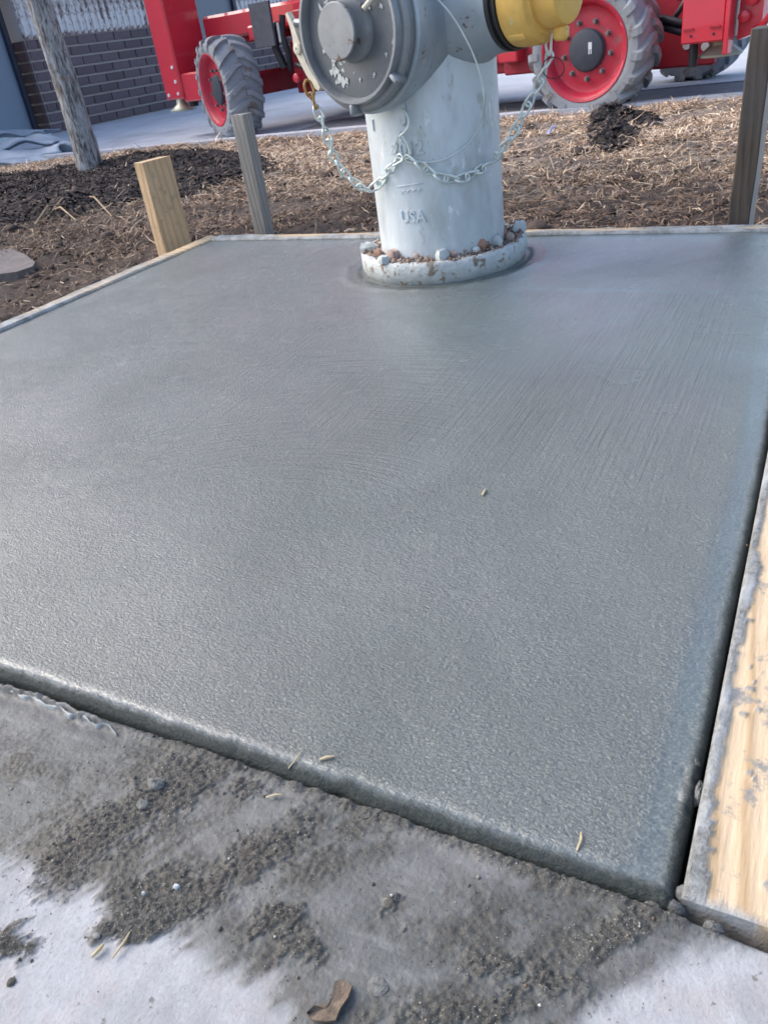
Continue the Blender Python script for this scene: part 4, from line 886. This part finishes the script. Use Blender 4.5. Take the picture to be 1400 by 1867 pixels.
def branch(p, d, L, r_, lv):
    pts = [p]; rs = [r_]; q = p.copy(); dd = d.copy()
    for i in range(4):
        dd = (dd + Vector((rt.uniform(-.2, .2), rt.uniform(-.2, .2), .12))).normalized(); q = q + dd * L / 4; pts.append(q.copy()); rs.append(r_ * (1 - .18 * (i + 1)))
    b.tube(pts, rs, 6 if lv < 2 else 4)
    if lv < 4:
        for i in range(3): branch(pts[rt.choice([2, 3, 4])], (dd + Vector((rt.uniform(-.9, .9), rt.uniform(-.9, .9), rt.uniform(-.1, .6)))).normalized(), L * .66, r_ * .5, lv + 1)
for i in range(6): a = i * 1.05; branch(Vector((0, 0, 1.9 + .09 * i)), Vector((math.cos(a) * .8, math.sin(a) * .8, .9)).normalized(), 1.1, .026, 0)
b.build('crown', M_bark, tree, 60)

# ================================================================== BUILDING
M_brick = mat('brown_brick', (.105, .082, .095), (.135, .106, .122), .8, scale=30, bump=.003, bscale=120, vary=.16)
M_mortar = mat('mortar', (.42, .38, .38), (.48, .44, .44), .9, scale=60, bump=.003)
M_rib = mat('stained_white_block', (.66, .65, .66), (.56, .54, .54), .8, scale=9, bump=.004, bscale=70, spots=[(4.2, .50, .54, (.16, .115, .11)), (16, .54, .6, (.36, .30, .28))])
M_door = mat('blue_grey_door', (.16, .22, .30), (.19, .25, .33), .35, scale=2)
M_door2 = mat('grey_steel_door', (.155, .185, .225), (.175, .205, .245), .4, scale=2)
M_frame = mat('dark_frame', (.022, .030, .055), None, .4)
M_sill = mat('pale_door_sill', (.62, .72, .74), (.50, .58, .60), .5, scale=10)
WC = P(100, 243, ROAD); bld = empty('building', WC, math.atan2(.047, .999) * -1 + math.pi / 2)
tag(bld, 'building with brown brick base, ribbed white blocks and grey doors behind the lift', 'building')
# local frame: x along the wall away from the camera, y to the left (into the building), z up
CH, BL, BN = .1083, .302, .021; RW = 9; TOPZ = CH * RW
DX0, DX1 = 2.72, 3.92
b = MB()
b.box((DX0 / 2 + .005, .17, 1.5), (DX0 - .01, .30, 3.2)); b.box(((DX1 + 14) / 2, .17, 1.5), (14 - DX1, .30, 3.2)); b.box(((DX0 + DX1) / 2, .17, 2.8), (DX1 - DX0, .30, .6))
b.box((-2.4, .17, 2.8), (4.8, .30, .6)); b.build('wall', M_mortar, bld)
brk = MB(); brk.box((0, 0, 0), (BL - BN, .03, CH - BN), None, .003); BM = brk.mesh('brick', M_brick); hbk = MB(); hbk.box((0, 0, 0), (.15 - BN, .03, CH - BN), None, .003); BH = hbk.mesh('brick', M_brick)
jb = MB(); jb.box((0, 0, 0), (.03, .30 - .02, CH - BN), None, .003); BJ = jb.mesh('brick', mat('reveal_brick', (.075, .045, .05), (.10, .06, .062), .8, scale=30, bump=.003, vary=.15)); cnt = 0
for r_ in range(RW):
    z = CH * (r_ + .5); off = .0 if r_ % 2 else BL / 2
    for seg0, seg1 in ((.0, DX0), (DX1, 8.3)):
        x = seg0
        if off: link('brick', BH, bld, (x + .075, .012, z)); x += BL / 2; cnt += 1
        while x + BL <= seg1 + .01: link('brick', BM, bld, (x + BL / 2, .0135 + random.uniform(-.001, .001), z)); x += BL; cnt += 1
        if x + BL / 2 <= seg1 + .01: link('brick', BH, bld, (x + .075, .012, z))
    link('brick', BJ, bld, (.006 - .02, .172, z))
# white ribbed blocks above
rib = MB(); rib.prism([(-.030, 0, 0), (.030, 0, 0), (.022, -.03, 0), (-.022, -.03, 0)], (0, 0, 0), (0, 0, .6)); RM = rib.mesh('rib', M_rib)
for seg0, seg1 in ((.0, DX0), (DX1, 8.2)):
    x = seg0 + .04
    while x < seg1 - .03:
        link('rib', RM, bld, (x, .018, TOPZ + .004)); x += .105
for seg0, seg1 in ((.0, DX0), (DX1, 8.2)):
    b = MB(); b.box(((seg0 + seg1) / 2, .020, TOPZ + .304), (seg1 - seg0, .03, .6)); b.build('block_course', M_rib, bld)
b = MB(); b.box((4.5, .008, 2.345), (19, .05, 1.5)); b.build('upper_wall', mat('upper_block', (.52, .50, .50), (.42, .39, .38), .85, scale=5, bump=.004, bscale=60), bld)
b = MB(); b.box((4.6, .10, 3.17), (19.6, .6, .14)); b.build('coping', M_kerb, bld)
def door(x0, x1, yr, m, label, h=2.4):
    d = empty('door', (0, 0, 0), 0, bld); d['label'] = label
    b = MB(); b.box(((x0 + x1) / 2, yr, h / 2 + .02), (x1 - x0 - .10, .05, h - .06)); b.build('leaf_panel', m, d)
    for x in (x0 + .035, x1 - .035): b = MB(); b.box((x, yr - .03, h / 2), (.055, .10, h)); b.build('door_frame', M_frame, d)
    b = MB(); b.box(((x0 + x1) / 2, yr - .03, h + .03), (x1 - x0, .10, .06)); b.build('door_frame', M_frame, d); return d
d1 = door(-2.6, -.06, .24, M_door, 'dark blue grey door left of the brick wall')
b = MB(); b.box((-1.3, .12, .035), (2.48, .20, .05), None, .006); b.build('sill', M_sill, d1)
b = MB(); b.box((-1.3, .04, .010), (2.5, .10, .04), None, .004); b.build('sill', M_sill, d1)
d2 = door(DX0 + .04, DX1 - .01, .06, M_door2, 'pale grey steel door behind the red lift')
b = MB(); b.box((-2.75, .17, 1.5), (.28, .30, 3.1)); b.box((-4.0, .17, 1.5), (2.2, .30, 3.1)); b.build('wall', M_mortar, bld)
for s_, tz in ((.5, 4.1),): b = MB(); b.box((4.6, 6.0, 3.05), (19, 11.3, .1)); b.build('roof', M_ground, bld)

# ================================================================== SCISSOR LIFT
M_redp = mat('red_machine_paint', (.60, .026, .052), (.54, .022, .045), .30, scale=6, bump=.0004, bscale=60, coat=.6, spots=[(14, .64, .72, (.58, .06, .10))])
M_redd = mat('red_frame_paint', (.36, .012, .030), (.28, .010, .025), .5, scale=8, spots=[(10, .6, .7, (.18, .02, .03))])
M_rim = mat('red_rim', (.50, .018, .050), (.42, .018, .045), .42, scale=12, spots=[(22, .58, .66, (.34, .05, .07)), (8, .6, .7, (.30, .10, .11))])
M_tyre = mat('grey_tyre', (.235, .255, .285), (.29, .305, .33), .75, scale=14, bump=.002, bscale=60, spots=[(11, .56, .64, (.19, .165, .145))])
M_tread = M_tyre
M_hub = mat('dark_hub', (.03, .04, .06), (.045, .055, .075), .5, scale=30)
M_nut = mat('dull_steel', (.24, .22, .23), (.16, .15, .16), .5, .5, scale=30)
M_hose = mat('black_hose', (.012, .014, .02), None, .45)
M_pad = mat('pale_foot_pad', (.45, .47, .40), (.36, .38, .33), .4, .4, scale=12)
M_deck = mat('grey_deck', (.12, .12, .13), (.2, .2, .2), .5, .5, scale=20)
M_stick = mat('white_sticker', (.75, .76, .80), None, .5)
lo = P(1068, 212, ROAD); lift = empty('boom_lift', lo, R_(-11)); tag(lift, 'red rough terrain boom lift with grey chunky tyres parked behind the hydrant', 'boom lift')
TR, TW, RR = .345, .285, .245
def wheel_meshes():
    # tyre: axis along local y, outer face at -y
    prof = [(-TW / 2 + .015, RR - .012), (-TW / 2 + .006, RR + .004), (-TW / 2, RR + .03), (-TW / 2 + .004, RR + .058), (-TW / 2 + .03, TR - .03), (-.05, TR - .018), (.05, TR - .018), (TW / 2 - .03, TR - .03), (TW / 2 - .004, RR + .058), (TW / 2, RR + .03), (TW / 2 - .015, RR - .012)]
    b = MB(); b.lathe((0, 0, 0), (0, 1, 0), [(y, r_) for y, r_ in prof], 72, False, False)
    NL = 17
    def at(th, y, r_): return Vector((r_ * math.sin(th), y, r_ * math.cos(th)))
    for s_ in (-1, 1):
        for k in range(NL):
            t0 = 2 * math.pi * (k + (.5 if s_ > 0 else 0)) / NL
            path = [(-.004, .0), (.035, .02), (.07, .085), (.11, .17), (TW / 2 - .004, .235), (TW / 2 + .004, .26)]; L = len(path); vs = []
            for i, (y, dt) in enumerate(path):
                hw = [.052, .064, .066, .068, .070, .066][i]; rt_ = [TR + .004, TR + .004, TR + .003, TR - .002, TR - .014, TR - .036][i]; rb = [TR - .025, TR - .025, TR - .025, TR - .03, TR - .05, TR - .075][i]; y_ = s_ * (y + .0)
                for th, rr in ((t0 + dt - hw * 1.1, rb), (t0 + dt - hw * .85, rt_), (t0 + dt + hw * .85, rt_), (t0 + dt + hw * 1.1, rb)): vs.append(at(th, y_, rr))
            fs = [(i * 4 + q, i * 4 + q + 1, i * 4 + 5 + q, i * 4 + 4 + q) for i in range(L - 1) for q in range(3)] + [(0, 1, 2, 3), tuple((L - 1) * 4 + q for q in (3, 2, 1, 0))]; b.add(vs, fs)
    ty = b.mesh('tyre', M_tyre, 32)
    b = MB(); y0 = -TW / 2
    b.lathe((0, 0, 0), (0, 1, 0), [(y0 + .03, RR - .014), (y0 + .006, RR - .011), (y0 + .002, RR - .002), (y0 + .004, RR + .002), (y0 + .010, RR)], 72, False, False)
    b.lathe((0, 0, 0), (0, -1, 0), [(-y0 - .006, RR - .012), (-y0 - .012, RR - .022), (-y0 - .030, RR - .030), (-y0 - .060, RR - .042), (-y0 - .066, RR - .058), (-y0 - .060, RR - .080), (-y0 - .060, .09), (-y0 - .060, .0)], 72, False, False)
    rm = b.mesh('rim', M_rim, 40)
    b = MB(); b.lathe((0, 0, 0), (0, -1, 0), [(-y0 - .062, .102), (-y0 - .054, .104), (-y0 - .050, .104), (-y0 - .048, .100), (-y0 - .036, .098), (-y0 - .032, .090), (-y0 - .032, .0)], 48, False, False); hm = b.mesh('hub', M_hub, 35)
    b = MB(); b.lathe((0, 0, 0), (0, -1, 0), [(0, .016), (.004, .016), (.004, .0105), (.022, .0105), (.024, .008)], 6); nm = b.mesh('wheel_nut', M_nut)
    return ty, rm, hm, nm
WM = wheel_meshes()
def wheel(x, y, rz, label, flip=False, detail=True):
    wv_ = empty('wheel', (x, y, TR - .012), R_(rz) + (math.pi if flip else 0), lift); wv_['label'] = label
    link('tyre', WM[0], wv_); link('rim', WM[1], wv_)
    if detail:
        hub = link('hub', WM[2], wv_)
        for k in range(9): a = 2 * math.pi * k / 9 + .35; link('wheel_nut', WM[3], wv_, (.137 * math.sin(a), -TW / 2 + .060, .137 * math.cos(a)))
    return wv_
w1 = wheel(.045, 0, 0, 'front grey tyre with red rim seen almost face on'); w2 = wheel(-2.92, 0, -21, 'grey lugged tyre steered to the left'); wheel(.045, 1.62, 0, 'tyre on the far side', True, False); wheel(-2.92, 1.62, -17, 'tyre on the far side at left', True, False)
b = MB(); b.box((.028, -TW / 2 + .030, .020), (.020, .002, .034)); b.box((.022, -TW / 2 + .030, -.008), (.006, .002, .02)); b.box((.034, -TW / 2 + .030, -.008), (.006, .002, .02)); b.build('hub_sticker', M_stick, w1)
# chassis between the wheels
b = MB(); b.box((-1.45, .81, .44), (2.15, 1.02, .30), None, .02); b.box((-1.45, .40, .275), (2.2, .10, .09), None, .01); b.box((-1.45, 1.22, .275), (2.2, .10, .09), None, .01); b.build('chassis', M_redd, lift)
b = MB(); b.box((-1.45, .33, .74), (3.9, .10, .17), None, .02); b.box((-1.45, 1.30, .74), (3.9, .10, .17), None, .02); b.build('deck_rail', M_redp, lift)
b = MB(); b.box((-1.45, .81, .69), (3.8, .9, .16), None, .01); b.build('deck', M_redd, lift)
for x in (.045, -2.92): b = MB(); b.box((x, .81, .33), (.20, 1.30, .16), None, .02); b.build('axle', M_redd, lift)
b = MB(); b.box((-.545, .16, .345), (.13, .16, .085), None, .008); b.build('step_block', M_redp, lift)
b = MB(); b.box((-.42, .24, .33), (.40, .16, .20), None, .01); b.build('side_plate', M_redd, lift)
for x in (-.47, -.36): b = MB(); b.lathe((x, .158, .375), (0, -1, 0), [(0, .014), (.012, .012)], 6); b.build('bolt', M_nut, lift)
# dark gear behind the left wheel: bracket, hoses, plate, cylinder
b = MB(); b.box((-2.50, .05, .70), (.20, .02, .27), Matrix.Rotation(0, 4, 'Y')); o = b.build('mud_flap', mat('slate_plate', (.07, .075, .10), None, .5), lift); o.rotation_euler = (0, R_(10), 0); o.location = (-.085, 0, .01 - .43 + .01)
o.location = (0, 0, 0); o.rotation_euler = (0, 0, 0)
b = MB(); b.tube([(-2.36, .12, .74), (-2.37, .10, .62), (-2.34, .10, .50), (-2.38, .14, .40)], .022, 8); b.build('hose', M_hose, lift, 60)
b = MB(); b.tube([(-2.44, .14, .70), (-2.46, .10, .55), (-2.42, .12, .42)], .028, 8); b.build('hose', M_hose, lift, 60)
b = MB(); b.tube([(-2.38, .08, .70), (-2.38, .08, .58)], .012, 10); b.build('piston_rod', mat('chrome', (.6, .62, .66), None, .25, .8), lift, 60)
b = MB(); b.box((-2.24, .22, .58), (.14, .12, .36), None, .01); b.build('upright', M_redd, lift)
b = MB(); b.tube([(-2.3, .12, .43), (-2.18, .06, .41), (-2.05, .10, .44), (-1.9, .12, .42)], .018, 8); b.build('hose', M_hose, lift, 60)
b = MB(); b.box((-2.62, .20, .66), (.30, .10, .10), None, .01); b.build('bracket', M_redp, lift)
b = MB(); b.lathe((-2.30, .14, .345), (0, -1, 0), [(0, .03), (.05, .03), (.055, .022)], 16); b.build('pin_boss', M_redp, lift, 35)
# outrigger at the left: tall red post with bolted foot and pad
post = empty('outrigger', (-3.53, .02, 0), R_(0), lift); post['label'] = 'tall red outrigger post at the left end'
def pl_(x, y): # pixel -> lift-local on plane ly=-.1
    a = R_(-11); u = Vector((math.cos(a), math.sin(a), 0)); v = Vector((-math.sin(a), math.cos(a), 0)); d = ROT @ _ray(x, y); t = (-.1 - (CAM - lo).dot(v)) / d.dot(v); p = CAM + d * t - lo; return Vector((p.dot(u), p.dot(v), p.z))
b = MB(); b.box((.0, .10, .82), (.22, .34, 1.05), None, .012); b.build('post', M_redp, post, 35)
b = MB(); b.box((.20, .10, .37), (.24, .30, .20), None, .012); b.build('foot_bracket', M_redp, post)
for dx, dz in ((-.06, .33), (.06, .335), (.06, .52), (.06, .42)): b = MB(); b.lathe((dx, -.07, dz), (0, -1, 0), [(0, .013), (.008, .012)], 8); b.build('bolt', M_stick, post)
for dy, dz in ((.0, .36), (.2, .36)): b = MB(); b.lathe((-.1, dy, dz), (-1, 0, 0), [(0, .013), (.008, .012)], 8); b.build('bolt', M_stick, post)
b = MB(); b.lathe((-.13, .10, .20), (0, 0, 1), [(0, .105), (.012, .108), (.02, .09), (.05, .05), (.09, .04)], 32); b.build('foot_pad', M_pad, post, 40)
b = MB(); b.lathe((.09, .04, .23), (0, 0, 1), [(0, .035), (.13, .035)], 16); b.build('jack_rod', M_hose, post, 40)
b = MB(); b.box((.30, .15, .42), (.34, .12, .16), None, .01); b.build('arm', M_redp, post)
# outrigger housing at the right end
rt2 = empty('outrigger', (0, 0, 0), 0, lift); rt2['label'] = 'pinkish red outrigger box at the right end'
b = MB(); b.box((.655, .06, .52), (.21, .30, .42), None, .008); b.build('post', M_redp, rt2, 35)
b = MB(); b.box((.772, -.06, .50), (.024, .07, .50), None, .004); b.build('corner_plate', M_redp, rt2, 35)
for dx, dz in ((.60, .345), (.71, .345)): b = MB(); b.lathe((dx, -.09, dz), (0, -1, 0), [(0, .006), (.004, .006)], 8); b.build('bolt_hole', M_hose, rt2)
for dx in (.585, .715): b = MB(); b.box((dx, -.094, .375), (.05, .008, .008)); b.build('slot', M_redd, rt2)
b = MB(); b.lathe((.69, .10, .235), (0, 0, 1), [(0, .105), (.010, .108), (.018, .095), (.05, .055), (.09, .05)], 32); b.build('foot_pad', M_pad, rt2, 40)
b = MB(); b.lathe((.58, .02, .20), (0, 0, 1), [(0, .022), (.14, .022)], 16); b.build('jack_rod', M_hose, rt2, 40)
# tow plate with loop handle
b = MB(); b.prism([(.79, .02, .30), (.86, .02, .32), (.90, .02, .38), (.90, .02, .62), (.79, .02, .62)], (0, 0, 0), (0, .16, 0)); b.build('end_plate', M_redp, lift)
b = MB(); b.lathe((.82, .015, .40), (0, -1, 0), [(0, .028), (.03, .026), (.034, .02)], 20); b.build('beacon_boss', M_redp, lift, 35)
b = MB(); b.lathe((.85, .015, .47), (0, -1, 0), [(0, .03), (.03, .028), (.034, .02)], 20); b.build('beacon_boss', M_redp, lift, 35)
b = MB(); b.tube([(.86, .04, .34), (.915, .0, .36), (.965, -.02, .42), (.975, -.02, .56), (.96, 0, .66), (.88, .04, .70)], .016, 10); b.build('loop_handle', M_redp, lift, 60)
# panel behind the right wheel, hoses, sticker
b = MB(); b.box((.36, .34, .40), (.46, .06, .44), None, .01); b.build('side_plate', M_redd, lift)
for x, z in ((.475, .455), (.52, .40), (.44, .285), (.54, .27)): b = MB(); b.lathe((x, .308, z), (0, -1, 0), [(0, .022), (.004, .021)], 20); b.build('round_plug', M_stick, lift, 40)
b = MB(); b.box((.405, .305, .535), (.075, .004, .06)); st_ = b.build('decal', M_stick, lift)
b = MB(); b.tube([(.40 + .014 * math.cos(t), .302, .533 + .018 * math.sin(t)) for t in [i * .5 - 2.2 for i in range(10)]], .0035, 6); b.build('decal_mark', M_hose, st_)
b = MB(); b.tube([(.30, .20, .43), (.38, .14, .425), (.46, .14, .40), (.56, .16, .40)], .020, 10); b.build('hose', M_hose, lift, 60)
b = MB(); b.tube([(.30, .22, .41), (.38, .16, .385), (.46, .15, .36), (.56, .16, .355)], .020, 10); b.build('hose', M_hose, lift, 60)
b = MB(); b.tube([(.40, .2, .42), (.44, .18, .46), (.46, .2, .50)], .014, 8); b.build('hose', M_hose, lift, 60)
# invented turret and folded boom, kept low and left to clear the sky reflection
b = MB(); b.lathe((-1.9, .81, .82), (0, 0, 1), [(0, .48), (.10, .48), (.10, .44)], 40); b.build('turntable_ring', M_deck, lift, 40)
b = MB(); b.box((-1.9, .45, 1.22), (1.5, .42, .58), None, .05); b.build('engine_cover', M_redp, lift, 35)
b = MB(); b.box((-1.9, 1.2, 1.18), (1.5, .36, .50), None, .05); b.build('engine_cover', M_redp, lift, 35)
M = Matrix.Translation((-2.5, .82, 1.50)) @ Matrix.Rotation(R_(9), 4, 'Y'); b = MB(); b.box((0, 0, 0), (3.6, .22, .26), M, .02); b.build('boom', M_redp, lift, 35)
b = MB(); b.tube([(-1.3, .82, 1.0), (-2.6, .82, 1.18)], .05, 12); b.build('lift_cylinder', M_nut, lift, 60)
b = MB()
for z in (1.7, 2.2, 2.75):
    b.tube([(-5.2, .3, z), (-5.2, 1.35, z), (-4.35, 1.35, z), (-4.35, .3, z), (-5.2, .3, z)], .02, 8)
for x, y in ((-5.2, .3), (-5.2, 1.35), (-4.35, 1.35), (-4.35, .3)): b.tube([(x, y, 1.7), (x, y, 2.75)], .02, 8)
b.build('basket_rail', M_redp, lift, 60)
b = MB(); b.box((-4.775, .825, 1.69), (.9, 1.1, .03)); b.build('basket_floor', M_deck, lift)
